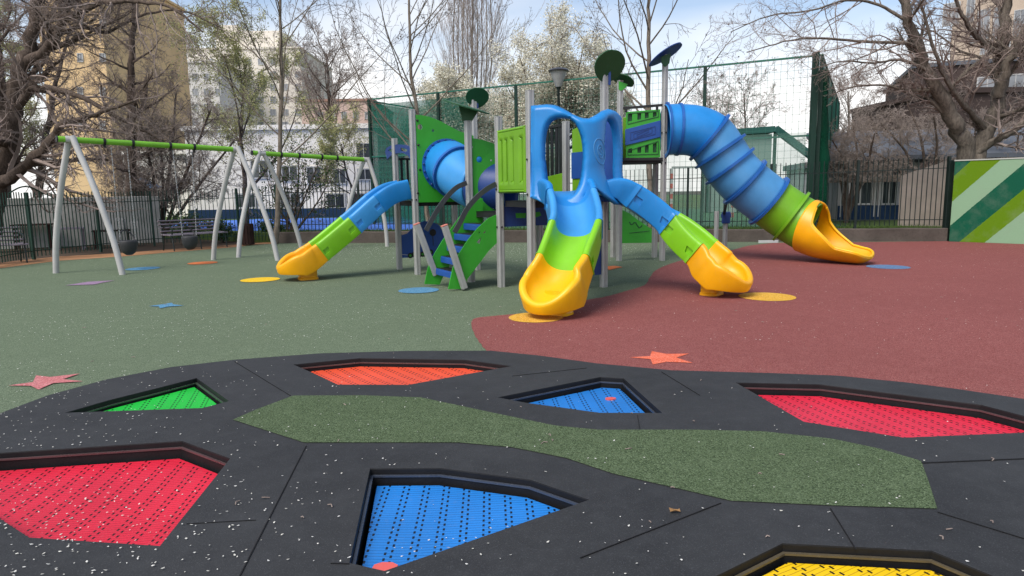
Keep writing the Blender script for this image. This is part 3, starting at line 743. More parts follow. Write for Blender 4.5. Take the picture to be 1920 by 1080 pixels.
# lime moulded panel between the front posts
dr = (P5 - P4).normalized(); nrm = Vector((-dr.y, dr.x, 0)) * -1
if nrm.y > 0: nrm = -nrm
ol = P4 + dr * .055; W = (P5 - P4).length - .11
zt0, zt1, zb = onplane(938, 244.5, ol, dr).z, onplane(993, 233.5, ol, dr).z, 1.44
NX, NZ = 66, 60; m = MB(); vs = []; fs = []
for j in range(NZ + 1):
    for i in range(NX + 1):
        s_ = i / NX; zt = zt0 + (zt1 - zt0) * (3 * s_ ** 2 - 2 * s_ ** 3); t_ = j / NZ; z = zb + (zt - zb) * t_
        d = 0
        for g in (.12, .30, .52, .84):
            x = abs(s_ - g) / .055; y0, y1 = .14, .86
            if x < 1.4 and y0 < t_ < y1: d = min(d, -.035 * max(0, min(1, (1.4 - x) / .6)) * min(1, (t_ - y0) / .03) * min(1, (y1 - t_) / .03))
        edge = min(s_ * W, (1 - s_) * W, (1 - t_) * .9, t_ * .9)
        d += .022 * max(0, 1 - edge / .03)
        vs.append(ol + dr * (s_ * W) + UP * z + nrm * d - UP * z + Vector((0, 0, z)))
for j in range(NZ):
    for i in range(NX): a = j * (NX + 1) + i; fs.append((a, a + 1, a + NX + 2, a + NX + 1))
m.add(vs, fs); m.build('moulded_panel', LIMEB, play, smooth=60, sol=.05, fix=True)
m = MB()
lp = P46 + u * .06; 
m.plate([L(1.2, .2, 1.36), L(1.2, .9, 1.36), L(1.2, .9, 2.3), L(1.2, .45, 2.45), L(1.2, .2, 2.4)], v, .03); m.build('moulded_panel', LIMEB, play, bevel=.006)
m = MB(); m.plate([L(1.175, .2, 1.65), L(1.175, .85, 1.65), L(1.175, .85, 2.05), L(1.175, .2, 2.05)], v, .01); m.build('blue_insert', NAVYL, play)
m = MB(); m.plate([L(1.2, -.8, 1.2), L(1.2, -.06, 1.2), L(1.2, -.06, 1.75), L(1.2, -.8, 1.68)], v, .05); m.build('moulded_panel', LIMEB, play, bevel=.01)
# navy panel with lozenge holes under the deck
oe = L(.06, -.02)
lo = [[(969, 377.5), (990, 381), (989, 389), (975, 387)], [(966, 399.5), (986, 399.5), (984, 409), (967, 408.5)], [(1004, 379), (1017, 377), (1016, 387), (1004, 388)], [(1003, 398), (1011, 397), (1014, 404), (1003, 408)]]
m = MB(); m.plate([L(.06, -.02, 1.24), L(.06, -.02, .93), L(1.14, -.02, .93), L(1.14, -.02, 1.24)], u, .02, [trace(h, oe, v) for h in lo] if False else [])
m.build('play_panel', NAVY, play, bevel=.003)
m = MB()
for h in lo: m.plate([p + u * .012 for p in trace(h, oe, v)], u, .006)
m.build('lime_inlay', HPL, play)
m = MB(); m.plate([P5 + v * .7 + UP * .2, P6 - Vector((.05, .03, 0)) + UP * .2, P6 - Vector((.05, .03, 0)) + UP * .95, P5 + v * .7 + UP * .8], u, .02); m.build('play_panel', NAVY, play, bevel=.003)

# ------------------------------------------------------------------ open slides
def half_prof(w, rr, dep, base):
    rc = dep - rr; hi = w - rr; out = []
    for k in range(10):
        an = math.pi / 2 * (1 - k / 9); out.append((hi * math.cos(an) ** .82 if k else 0.0, (rc - .015) * (1 - math.sin(an) ** .9)))
    for k in range(8): an = math.pi * (1 - k / 7); out.append((w + rr * math.cos(an), rc + rr * math.sin(an)))
    out += [(w + rr * .97, rc - .05), (w + rr * .9, base + .03), (w + rr * .7, base + .008), (w - .03, base), (w * .5, base)]
    return out
def boolean_cut(o, boxes):
    cm = MB()
    for c, t, a, nn in boxes:
        vs = [c + t * x + nn * y + a * z for z in (-.028, .03) for x, y in ((-.07, .045), (.05, .045), (.065, -.045), (-.04, -.045))]
        cm.add(vs, [(0, 1, 2, 3), (7, 6, 5, 4), (0, 4, 5, 1), (1, 5, 6, 2), (2, 6, 7, 3), (3, 7, 4, 0)])
    co = cm.build('cutter', BLACKP, fix=True); md = o.modifiers.new('cut', 'BOOLEAN'); md.operation = 'DIFFERENCE'; md.object = co; md.solver = 'EXACT'
    bpy.context.view_layer.update(); me = bpy.data.meshes.new_from_object(o.evaluated_get(bpy.context.evaluated_depsgraph_get()))
    if len(me.polygons) > 50:
        o.modifiers.clear(); o.data = me; me.polygons.foreach_set('use_smooth', [True] * len(me.polygons)); me.set_sharp_from_angle(angle=R(40))
        while len(me.materials) > 1: me.materials.pop(index=1)
        me.polygons.foreach_set('material_index', [0] * len(me.polygons))
    else: o.modifiers.clear()
    bpy.data.objects.remove(co)
def slide(name, P, hw, sec, foot=None, flare=True):
    root = bpy.data.objects.new(name, None); COL.objects.link(root); adopt(root, play)
    NS = 10; pts = catmull(P, NS); K = len(pts); frames = []
    for i, p in enumerate(pts):
        t = (pts[min(i + 1, K - 1)] - pts[max(i - 1, 0)]).normalized(); a = t.cross(UP).normalized(); frames.append((p, t, a, a.cross(t).normalized()))
    def fr_at(f):
        f = max(0, min(K - 1.001, f)); i = int(f); r = f - i
        return tuple((frames[i][j].lerp(frames[i + 1][j], r) if j == 0 else frames[i][j].lerp(frames[i + 1][j], r).normalized()) for j in range(4))
    def lk(arr, x): i = min(int(x), len(arr) - 2); return arr[i] + (arr[i + 1] - arr[i]) * (x - i)
    for s_i, (mat, k0, k1, ov) in enumerate(sec):
        last = s_i == len(sec) - 1; i0, i1 = k0 * NS, k1 * NS; m = MB()
        if not last:
            rings = []
            for q in range(31):
                f = i0 + (i1 - i0) * q / 30; p, t, a, nn = fr_at(f); x = f / NS; h = lk(hw, x); dep, rr = .30, .046
                if flare and x < 2: k_ = (1 - x / 2) ** 1.5; dep -= .17 * k_; rr += .010 * k_
                g = max(0, (q - 27.5) / 2.5); hp = half_prof(h + .010 * g, rr + .006 * g, dep + .006 * g, -.06 - .008 * g)
                prof = hp + [(-x_, y_) for x_, y_ in hp[::-1][:-1]]
                rings.append([p + a * x_ + nn * y_ for x_, y_ in prof])
            m.loft(rings); o = m.build('slide_section', mat, root, smooth=50, fix=True)
            if k1 > 2:
                bx = []
                for side in (-1, 1):
                    for qq in (.13, .86):
                        p, t, a, nn = fr_at(i0 + (i1 - i0) * qq); bx.append((p + a * side * (lk(hw, (i0 + (i1 - i0) * qq) / NS) + .046) + nn * .10, t, a * side, nn))
                boolean_cut(o, bx)
        else:
            LT = i1 - i0; WT = .36; ends = (frames[-1][0] - frames[-2][0]).length; nback = WT / ends * 1.0
            rows = []; fc = i1 - min(LT * .62, WT / ((pts[-1] - pts[int(i0)]).length / LT)); hc = .330
            def side(q): 
                x = q; return lk(hw, (i0 + (fc - i0) * q) / NS) * (1 - x) + hc * x if False else .285 + (hc - .285) * (3 * x * x - 2 * x ** 3)
            U = [(-1, i / 16) for i in range(16)] + [(0, -90 + 180 * i / 30) for i in range(31)] + [(1, 1 - (i + 1) / 16) for i in range(16)]
            for kind, val in U:
                if kind: f = i0 + (fc - i0) * val; p, t, a, nn = fr_at(f); w_ = side(val); o_ = a * kind; dep = .30 + .018 * math.sin(math.pi * val) - .05 * val; base = -.06 - .075 * val
                else:
                    p, t, a, nn = fr_at(fc); ph = R(val); c_ = math.cos(ph); o_ = (a * math.sin(ph) + t * c_).normalized(); w_ = hc + (WT - hc) * c_ ** 2
                    dep = .25 - .13 * c_ ** 2.3; base = -.135 + .10 * c_ ** .8
                rows.append([p + o_ * x_ + nn * y_ for x_, y_ in half_prof(w_, .046, dep, base)] + [p + nn * base])
            m.loft(rows, closed=False); m.build('slide_end', mat, root, smooth=55, fix=True)
    if foot is not None:
        m = MB(); f, sx = foot; p, t, a, nn = fr_at(f * NS); tt = Vector((t.x, t.y, 0)).normalized(); rings = []
        for z, k in ((0, 1.1), (.03, 1.1), (.045, 1.0), (p.z - .02, 1.0)):
            rings.append([Vector((p.x, p.y, z)) + tt * (sx * k * math.copysign(abs(math.cos(b)) ** .5, math.cos(b))) + a * (.15 * k * math.copysign(abs(math.sin(b)) ** .5, math.sin(b))) for b in [j * 2 * math.pi / 24 for j in range(24)]])
        m.loft(rings); m.build('slide_foot', sec[-1][0], root, smooth=40)
V_ = Vector
HW = [.33, .315, .285, .285, .285, .29]
slide('open_slide', [V_((.73, 9.37, 1.455)), V_((.755, 9.12, 1.40)), V_((.785, 8.93, 1.26)), V_((.815, 8.45, .885)), V_((.67, 8.04, .50)), V_((.55, 7.84, .31)), V_((.44, 7.66, .215)), V_((.31, 7.47, .185))],
      HW, [(BLUE, 0, 2, 1), (LBLUE, 2, 3, 1), (LIME, 3, 4, 1), (YEL, 4, 7, 0)], foot=(5.0, .12))
slide('open_slide', [V_((1.26, 9.66, 1.455)), V_((1.50, 9.65, 1.40)), V_((1.68, 9.63, 1.27)), V_((2.20, 9.56, .885)), V_((2.60, 9.30, .50)), V_((2.77, 9.15, .31)), V_((2.94, 9.0, .215)), V_((3.13, 8.83, .185))],
      HW, [(BLUE, 0, 2, 1), (BLUE, 2, 3, 1), (LIME, 3, 4, 1), (ORANGE_Y, 4, 7, 0)], foot=(5.0, .12))
s0 = (P1 + P2) / 2; w_ = -v
def sp(t, z): p = s0 + w_ * t; return V_((p.x, p.y, z))
slide('open_slide', [sp(.0, 1.42), sp(.25, 1.36), sp(.52, 1.20), sp(.98, .83), sp(1.58, .38), sp(1.80, .27), sp(2.05, .21), sp(2.34, .185)],
      [.30, .29, .285, .285, .285, .29], [(BLUE, 0, 2, 1), (LBLUE, 2, 3, 1), (LIME, 3, 4, 1), (ORANGE_Y, 4, 7, 0)], foot=(5.2, .15), flare=False)

# twin slide hood
C0 = Vector((1.10, 9.13, 0)); H0 = P5 + Vector((.01, -.05, 0)); E2 = Vector((1.58, 9.93, 0))
path = [H0.lerp(C0, i / 10) for i in range(8)]
A_, B_ = H0.lerp(C0, .72), C0.lerp(E2, .28)
for i in range(1, 12): t = i / 12; path.append(A_ * (1 - t) ** 2 + C0 * (2 * t * (1 - t)) + B_ * t ** 2)
path += [B_.lerp(E2, i / 8) for i in range(9)]
cum = [0]
for i in range(1, len(path)): cum.append(cum[-1] + (path[i] - path[i - 1]).length)
def at_s(s_):
    s_ = max(0, min(cum[-1] - 1e-6, s_)); i = max(k for k in range(len(cum)) if cum[k] <= s_); i = min(i, len(path) - 2)
    f = (s_ - cum[i]) / (cum[i + 1] - cum[i]); p = path[i].lerp(path[i + 1], f)
    t0 = (path[min(i + 1, len(path) - 1)] - path[max(i - 1, 0)]).normalized(); t1 = (path[min(i + 2, len(path) - 1)] - path[i]).normalized()
    t = t0.lerp(t1, f).normalized(); return p, Vector((t.y, -t.x, 0))
def s_of(px, lo, hi):
    best = None
    for k in range(200):
        s_ = lo + (hi - lo) * k / 199; p, _ = at_s(s_); X = 960 + F * p.x / p.y
        if best is None or abs(X - px) < best[0]: best = (abs(X - px), s_)
    return best[1]
SE = cum[-1]; SC = (cum[7] + cum[19]) / 2
def zpx(py, s_): p, _ = at_s(s_); return D(960 + F * p.x / p.y, py, p.y).z
def oval(s0_, s1_, zb_, zt_, n=44, pw=2.8, low=1.0, pr=None):
    out = []
    for i in range(n):
        a = 2 * math.pi * i / n; ca, sa = math.cos(a), math.sin(a)
        pq = pr if (pr and ca > 0 and sa > 0) else pw
        sg = lambda x: math.copysign(abs(x) ** (2 / pq), x)
        hw_ = (s1_ - s0_) / 2; zc = (zb_ + zt_) / 2
        zz = zc + sg(sa) * (zt_ - zb_) / 2; k = 1 - (1 - low) * max(0, (zc - zz) / (zc - zb_))
        out.append(((s0_ + s1_) / 2 + sg(ca) * hw_ * k, zz))
    return out
sl0, sl1 = s_of(1026, 0, SC), s_of(1094, 0, SC)
h1 = oval(sl0, sl1, 1.38, zpx(222, .45), pw=3.4, low=.80, pr=2.25); sr0, sr1 = s_of(1127, SC, SE), s_of(1150, SC, SE)
h2 = oval(sr0 - .03, min(SE - .07, sr1), 1.40, zpx(226, (sr0 + sr1) / 2), low=.95)
top = [(0, 195), (1012, 194.5), (1030, 195), (1045, 197), (1060, 204), (1078, 215), (1092, 221), (1106, 222), (1118, 216), (1130, 208), (1142, 204), (1150, 206)]
outl = [(0, 1.38), (sl0 * .5, 1.36), (sl0 + .02, 1.30), ((sl0 + sl1) / 2, 1.25), (sl1 - .02, 1.27), (SC - .08, 1.40), (SC, 1.52), (SC + .10, 1.40), (sr0 + .05, 1.28), ((sr0 + sr1) / 2, 1.25), (SE - .05, 1.22), (SE, 1.24)]
tz = []
for px, py in top[1:]:
    s_ = s_of(px, 0, SE); tz.append((s_, zpx(py, s_)))
tz = [(0, tz[0][1] - .02)] + tz[1:] + [(SE, tz[-1][1] - .06)]
ts_ = [a for a, b in tz]
def topz(s_):
    for i in range(len(tz) - 1):
        if tz[i][0] <= s_ <= tz[i + 1][0]: f = (s_ - tz[i][0]) / max(1e-6, tz[i + 1][0] - tz[i][0]); return tz[i][1] + (tz[i + 1][1] - tz[i][1]) * f
    return tz[-1][1]
outer = outl + [(SE * (1 - i / 40), topz(SE * (1 - i / 40))) for i in range(41)]
V2, T2 = sheet2d(outer, [h1, h2], .030)
topline = [(SE * i / 40, topz(SE * i / 40)) for i in range(41)]
m = MB(); vs = []
for q in V2:
    p, nn = at_s(q.x); dh = min(polydist(q, h1), polydist(q, h2)); dt = min(segdist(q, topline[i], topline[i + 1]) for i in range(40))
    d = .07 - .10 * max(0, 1 - dh / .05) ** 2 - .09 * max(0, 1 - dt / .06) ** 2
    lowf = max(0, min(1, (1.78 - q.y) / .5)); near_h = max(0, 1 - dh / .2)
    d += .16 * lowf ** 1.5
    d += .03 * math.sin(max(0, min(1, (q.y - 1.4) / 1.2)) * math.pi)
    if q.x < .05 or q.x > SE - .05: d *= .5
    vs.append(p + nn * d + UP * q.y)
m.add(vs, T2); hood = m.build('slide_hood', BLUE, play, smooth=80, sol=.05)
m = MB(); a, b = Vector((1.565, 9.93, 0)), Vector((1.26, 10.05, 0)); m.plate([a + UP * 1.3, b + UP * 1.3, b + UP * 2.45, a + UP * (tz[-1][1] - .04)], (b - a).cross(UP), .04); m.build('shade_tinted_hood_side', NAVYL, play, bevel=.01)  # hood's inner side wall; navy stands in for blue plastic in shade
# emblem on the column
def hood_pt(s_, z, off=.0):
    p, nn = at_s(s_); lowf = max(0, min(1, (1.78 - z) / .5)); d = .07 + .16 * lowf ** 1.5 + .03 * math.sin(max(0, min(1, (z - 1.4) / 1.2)) * math.pi)
    return p + nn * (d + off) + UP * z
sc2 = s_of(1116, 0, SE); m = MB()
for a_, b_ in ((.115, .17), (.055, .085)):
    m.tube([hood_pt(sc2 + a_ * math.cos(k * math.pi / 16) * .75 - .25 * b_ * math.sin(k * math.pi / 16) * .6, 1.98 + b_ * math.sin(k * math.pi / 16), .002) for k in range(33)], .006, 6)
m.tube([hood_pt(sc2 + x, 1.98 + z, .002) for x, z in [(.028, .04), (.0, .052), (-.022, .034), (0, .0), (.02, -.03), (0, -.052), (-.026, -.036)]], .006, 6)
m.build('emblem', TUBEBLUE, hood)

# ------------------------------------------------------------------ upper right deck panel
o8 = Vector((P7.x, P7.y - .0, 0)); d78 = (P8 - P7).normalized(); n78 = Vector((d78.y, -d78.x, 0))
def q78(px, py, off=0): return onplane(px, py, o8, d78) + n78 * off
def sq(a): return [q78(*p) for p in a]
hl = []
for x, w in ((1178, 7), (1195, 7), (1209, 7), (1224, 7)):
    k = (x - 1178) / 46.; hl.append([(x + 0, 214 - k * 3), (x + w, 213.6 - k * 3), (x + w, 227 - k * 9), (x, 228 - k * 8)])
    hl.append([(x, 287 - k * 1), (x + w, 287 - k * 1), (x + w, 278 - k * 10), (x, 279.5 - k * 9)])
m = MB(); m.plate(sq([(1173.5, 210), (1238, 205), (1238, 295), (1173.5, 296.5)]), n78, .04, [sq(h) for h in hl]); pp = m.build('moulded_panel', HPL, play, bevel=.006)
m = MB(); m.plate([p + n78 * .03 for p in sq([(1172, 243), (1238, 226), (1238, 257), (1172, 273)])], n78, .03); pb_ = m.build('blue_insert', NAVYL, pp, bevel=.006)
m = MB()
for k in range(3):
    a = [(1182 + k * 6, 249 + k * 2.2), (1228 - k * 6, 237.5 + k * 3.0), (1228 - k * 6, 252 - k * 2.2), (1182 + k * 6, 263.5 - k * 3)]
    a = [q78(x, y, .046) for x, y in a]
    for e in range(4): m.bar(a[e], a[(e + 1) % 4], .012)
m.build('maze_groove', NAVY, pb_)
m = MB()
for lo_, hi_ in (((1176, 213), (1234, 208)), ((1176, 292), (1234, 291))):
    pass
for a in ([(1177, 213), (1234, 208.5), (1234, 219), (1177, 233)], [(1177, 283), (1234, 265), (1234, 289), (1177, 290.5)]):
    a = [q78(x, y, .024) for x, y in a]
    for e in range(4): m.bar(a[e], a[(e + 1) % 4], .012)
m.build('dark_outline', DGREEN, pp)
m = MB(); m.plate([p - n78 * .035 for p in sq([(1175, 211), (1237, 206.5), (1237, 294), (1175, 295)])], n78, .01); m.build('backing_board', DGREEN, pp)
m = MB(); m.bar(q78(1168, 203), q78(1242, 197), .05); m.bar(q78(1174, 203), q78(1174, 211), .05); m.bar(q78(1232, 198), q78(1232, 207), .05); m.bar(q78(1168, 299, .02), q78(1242, 298.5, .02), .10, .06)
m.build('black_rail', BLACKP, play, bevel=.004)
m = MB(); a, b, c, d_ = P10 + UP * 2.1, P9 + UP * 2.1, P9 + UP * 3.0, P10 + UP * 3.0; m.plate([a, b, c, d_], (0, 1, 0), .04); m.build('moulded_panel', LIMEB, play, bevel=.01)
m = MB(); a, b = P7 + Vector((-.08, -.0, 0)), P10 + Vector((-.08, 0, 0)); m.plate([a + UP * 2.1, b + UP * 2.1, b + UP * 3.0, a + UP * 3.0], (1, 0, 0), .03); m.build('play_panel', NAVY, play)
m = MB(); m.plate(sq([(1166, 393), (1180, 400), (1196, 412), (1222, 430), (1222, 455), (1166, 456)]), n78, .022); p_ = m.build('play_panel', HPL, play, bevel=.003)
m = MB()
m.tube([q78(1180 + 3 * k, 416 + 4 * math.sin(k * 1.3) + k * 1.2, .014) for k in range(9)], .012, 5); m.bar(q78(1180, 437, .014), q78(1218, 433, .014), .012); m.build('engraving', DGREEN, p_)
# net bridge between the hood and the right deck
m = MB(); bA, bB = P46 + Vector((.25, .2, 0)), P10
for z0_, z1_ in ((1.36, 2.1),):
    for k in (-.35, .35):
        m.bar(bA + UP * (z0_ + .8) + v * k * 0 + u * k, bB + UP * (z1_ + .75) + u * k * .4, .035)
    m.plate([bA + u * .35 + UP * z0_, bA - u * .35 + UP * z0_, bB - u * .2 + UP * (z1_ - .1), bB + u * .3 + UP * (z1_ - .1)], (0, 0, 1), .06)
m.build('ramp', BLACKP, play)
m = MB(); m.plate([P6 + Vector((.07, .06, 1.34)), P7 + Vector((-.12, -.05, 2.0)), P7 + Vector((-.12, -.05, 2.86)), P6 + Vector((.07, .06, 2.5))], (P7 - P6).cross(UP), .03); m.build('bridge_panel', NAVY, play, bevel=.004)

# tube slide
ts = bpy.data.objects.new('tube_slide', None); COL.objects.link(ts); adopt(ts, play)
cp = [(1246, 244, 13.75), (1272, 243, 13.75), (1303, 246, 13.72), (1330, 258, 13.7), (1350, 284, 13.65), (1368, 312, 13.62), (1396, 342, 13.55), (1441, 377, 13.5), (1483, 406, 13.4), (1514, 424, 13.22)]
TP = [D(*c) for c in cp]; NS = 8; tp = catmull(TP, NS); RT = .50
cols = [TUBEBLUE, TUBEBLUE, TUBEBLUE, TUBEBLUE, TUBEBLUE, TUBEBLUE, TUBEBLUE, TUBELIME, TUBELIME]
groups = [(0, 1, BLUE), (1, 3, BLUE), (3, 4, TUBEBLUE), (4, 6, TUBEBLUE), (6, 7, TUBEBLUE), (7, 8, TUBELIME), (8, 9, TUBELIME)]
groups = [(0, 1, BLUE), (1, 3, BLUE), (3, 4, TUBEBLUE), (4, 5, TUBEBLUE), (5, 6, TUBEBLUE), (6, 7, TUBEBLUE), (7, 8, TUBELIME), (8, 9, TUBELIME)]
for a, b, mat in groups: tube_seg('tube_section', tp[a * NS:b * NS + 1], RT, mat, ts, n=48)
m = MB(); ml = MB(); mb = MB()
for k in (1, 3, 4, 5, 6, 7, 8):
    i = k * NS; t = tp[i + 1] - tp[i - 1]; thin = .055 if k in (1,) else .075
    ring_at(ml if k == 8 else m, tp[i], t, RT - .01, RT + (.022 if k == 1 else .075), .05, 48)
    if k != 8: ring_bolts(mb, tp[i], t, RT + (.008 if k == 1 else .045), 18, .012)
ring_at(m, tp[0] + Vector((.03, 0, 0)), Vector((1, 0, 0)), RT - .01, RT + .05, .03, 48)
m.build('flange', FLANGEB, ts, smooth=40); ml.build('flange', TUBELIME, ts, smooth=40); mb.build('bolt', NAVY, ts, smooth=40)
# open exit
EP = catmull([tp[-1] - (tp[-1] - tp[-2]) * .3, D(1541, 433, 13.02), D(1573, 438, 12.80), D(1603, 440.5, 12.58), D(1634, 442, 12.36)], 12); KE = len(EP)
m = MB(); NT_ = 44; rows = []
for i, p in enumerate(EP):
    t = (EP[min(i + 1, KE - 1)] - EP[max(i - 1, 0)]).normalized(); a = t.cross(UP).normalized(); nn = a.cross(t).normalized()
    f = i / (KE - 1)
    th = 180 if f < .07 else 180 - 66 * min(1, (f - .07) / .12) ** .6 - (50 * min(1, max(0, (f - .15) / .45))) - 10 * max(0, (f - .6) / .4)
    r = RT * (1 - .10 * f); e = max(0, (f - .82) / .18); th_ = R(th) * math.sqrt(max(.015, 1 - e ** 2.2)); lift = .10 * e ** 2
    rows.append([p + a * (r * math.sin(q)) + nn * (-r * math.cos(q) - (RT - r) + lift) for q in [(-1 + 2 * j / NT_) * th_ for j in range(NT_ + 1)]])
m.loft(rows, closed=False); ex = m.build('tube_exit', ORANGE_Y, ts, smooth=60, sol=.035)
rim = [r[0] for r in rows if True][5:] + [rows[-1][j] for j in range(1, NT_)] + [r[-1] for r in rows[::-1]][:-5]
m = MB(); m.tube(rim, .026, 8); m.build('exit_rim', YEL, ts, smooth=60)
m = MB(); c = G(1575, 488); m.lathe([(.045, 0), (.045, .12)], c, 12); m.build('support_post', ALU, ts, smooth=40)
m = MB(); m.box((c.x - .02, c.y, .125), (.5, .3, .03)); m.build('base_plate', BLACKP, ts)
for px, by, ty in ((1342, 463, 396), (1358.5, 470, 419)):
    b = G(px, by); m = MB(); post_mesh(m, b, 0, D(px, ty, b.y).z, .09); m.build('support_post', ALU, ts)
b = G(1358, 470); m = MB(); zc = D(1357, 408, b.y).z
m.box((b.x, b.y - .06, zc), (.20, .05, .28)); m.box((b.x, b.y - .06, zc + .05), (.24, .04, .1)); m.build('bracket', NAVY, ts, bevel=.03)
m = MB(); m.bar((b.x - .05, b.y - .06, zc + .1), tp[5 * NS] - UP * .45, .06); m.build('bracket_arm', BLACKP, ts)

# leaf roofs
def leaf(c, n, r, mat, gus=None, gcol=None, sq_=1.0):
    n = Vector(n).normalized(); ax = n.cross(UP).normalized() if abs(n.z) < .98 else Vector((1, 0, 0)); ay = ax.cross(n)
    o = [c + ax * (r * sq_ * math.cos(a) * (1 + .06 * math.cos(2 * a))) + ay * (r * math.sin(a) + .12 * r * abs(math.cos(a))) for a in [k * 2 * math.pi / 32 for k in range(32)]]
    m = MB(); m.plate(o, n, .022); lf = m.build('leaf_roof', mat, play, bevel=.004)
    if gus:
        m = MB(); m.plate(gus, (gus[1] - gus[0]).cross(gus[2] - gus[0]), .02); m.build('gusset', gcol or mat, lf)
c = D(877, 201, P3.y); leaf(c, (.30, -.12, .95), .38, DGREEN, [onplane(a, b, P3 - u * .06, Vector((1, .05, 0))) for a, b in ((859, 194), (897, 208), (884, 229), (877, 232), (868, 231))], DGREEN)
leaf(D(895, 183.5, P3b.y - .06), (.06, -.75, -.55), .20, DGREEN)
m = MB(); m.box((P3b.x + .06, P3b.y, D(895, 190, P3b.y).z), (.05, .02, .25)); m.build('bracket', NAVY, play)
leaf(D(1142.5, 125, P6.y - .08), (.38, -.78, -.48), .24, DGREEN)
m = MB(); m.box((P6.x + .07, P6.y - .02, D(1146, 140, P6.y).z), (.035, .05, .3)); m.build('bracket', NAVY, play)
leaf(D(1170, 150.5, P7.y), (.42, .22, .85), .23, DGREEN, [onplane(a, b, P7 - Vector((0, .06, 0)), Vector((1, 0, 0))) for a, b in ((1160, 152), (1177, 158), (1173, 165), (1165, 170), (1160, 168))], HPL)
leaf(D(1247, 103, P8.y), (-.47, .20, .86), .37, NAVY, [onplane(a, b, P8 - Vector((0, .06, 0)), Vector((1, 0, 0))) for a, b in ((1240, 106), (1258, 100), (1255, 119), (1247, 126), (1240, 118))], DGREEN, .9)

# ------------------------------------------------------------------ swings
def swing_frame(feet_a, apex_a, feet_b, apex_b, label, loc):
    t = thing('swing_set', label, 'swing set', loc, 'swing frames with green beams')
    aps = []
    for (f1, f2), ap in ((feet_a, apex_a), (feet_b, apex_b)):
        a, b = G(*f1), G(*f2); Y = (a.y + b.y) / 2; A = D(ap[0], ap[1], Y); aps.append(A)
        side = (b - a).normalized()
        for f, s_ in ((a, -1), (b, 1)):
            top = A + side * (.035 * s_) + UP * .06
            mid = f.lerp(top, .38) + side * (s_ * .09)
            m = MB(); m.tube(catmull([f - UP * .02, f.lerp(mid, .5) + side * s_ * .02, mid, mid.lerp(top, .5) + side * s_ * .03, top], 6), .056, 16); m.build('leg', WHITEMET, t, smooth=50)
    d = (aps[1] - aps[0]).normalized(); s_, e_ = aps[0] - d * .22, aps[1] + d * .06
    m = MB(); m.tube([s_, e_], .057, 16); bmO = m.build('beam', LGREENBAR, t, smooth=50)
    m = MB(); m.tube([s_ - d * .02, s_], .06, 16); m.build('end_cap', BLACKP, bmO, smooth=50)
    m = MB(); m.tube([aps[0] - d * .10, aps[0] + d * .09], .061, 16); m.tube([aps[1] - d * .09, aps[1] + d * .05], .061, 16); m.build('sleeve', WHITEMET, t, smooth=50)
    return t, aps[0], aps[1], d
def clamp(t, p, d):
    m = MB(); M = UP.rotation_difference(d).to_matrix(); m.lathe([(.06, -.025), (.075, -.02), (.075, .02), (.06, .025)], p, 14, M); m.box(p - UP * .085, (.03, .03, .06)); m.build('chain_clamp', BLACKP, t, smooth=40)
def beam_at(px, a, b):
    best = min((abs(960 + F * (a.lerp(b, k / 400).x) / (a.lerp(b, k / 400).y) - px), k) for k in range(401)); return a.lerp(b, best[1] / 400)
def swing_seat(pa, pb, zs, label, drop_dir):
    c = (pa + pb) / 2; loc = Vector((c.x, c.y, zs)); t = thing('toddler_swing', label, 'swing', loc, 'toddler swings under the green beam')
    ax = (pb - pa); ax.z = 0; ax.normalize(); fw = Vector((-ax.y, ax.x, 0))
    m = MB(); w2, d2, hh = .145, .13, .17; rings = []
    for j, (k, z) in enumerate([(1.0, .06), (1.03, .05), (1.0, .0), (.92, -.08), (.7, -.16), (.35, -.20), (.02, -.205)]):
        rings.append([loc + ax * (w2 * k * math.cos(a)) + fw * (d2 * k * math.sin(a)) + UP * z for a in [q * 2 * math.pi / 20 for q in range(20)]])
    m.loft(rings, caps=False); m.build('bucket', SEATB, t, smooth=50, sol=.02)
    m = MB(); m.tube([loc + ax * (w2 * math.cos(a)) + fw * (d2 * math.sin(a)) + UP * .06 for a in [q * 2 * math.pi / 20 for q in range(21)]], .02, 8, False)
    m.tube(catmull([loc - ax * .14 + UP * .06, loc - ax * .13 + UP * .22 + fw * .05, loc - ax * .02 + UP * .28 + fw * .1, loc + ax * .1 + UP * .2 + fw * .1, loc + ax * .14 + UP * .06], 4), .016, 7); m.build('hoop', SEATB, t, smooth=50)
    for p, s_ in ((pa, -1), (pb, 1)):
        m = MB(); q = loc + ax * (s_ * w2) + UP * .08; n_ = 34
        for i in range(n_):
            a, b = p.lerp(q, i / n_) - UP * .1 * (1 - i / n_), p.lerp(q, (i + .8) / n_) - UP * .1 * (1 - (i + .8) / n_)
            m.bar(a, b, .020 if i % 2 else .006, .006 if i % 2 else .020)
        m.build('chain', CHAIN, t)
t, a, b, d = swing_frame(((105, 512), (230, 515)), (133, 262), ((400, 487), (521, 488.5)), (443, 280.5), 'nearer swing frame with pale bent legs and lime green beam', G(290, 500))
cl = [beam_at(x, a, b) for x in (216, 268, 336, 380)]
for p in cl: clamp(t, p, d)
swing_seat(cl[0].lerp(cl[1], .22), cl[0].lerp(cl[1], .78), .53, 'black bucket swing hanging from the near half of the closer beam, left of the bench', d)
swing_seat(cl[2].lerp(cl[3], .1), cl[2].lerp(cl[3], .9), .55, 'black bucket swing hanging in front of the slatted bench', d)
t, a, b, d = swing_frame(((447, 482.5), (567, 472)), (490, 287.5), ((640, 464), (726, 462)), (687, 299.5), 'farther swing frame with lime green beam behind the left slide', G(560, 470))
cl = [beam_at(x, a, b) for x in (539, 572, 613, 641)]
for p in cl: clamp(t, p, d)

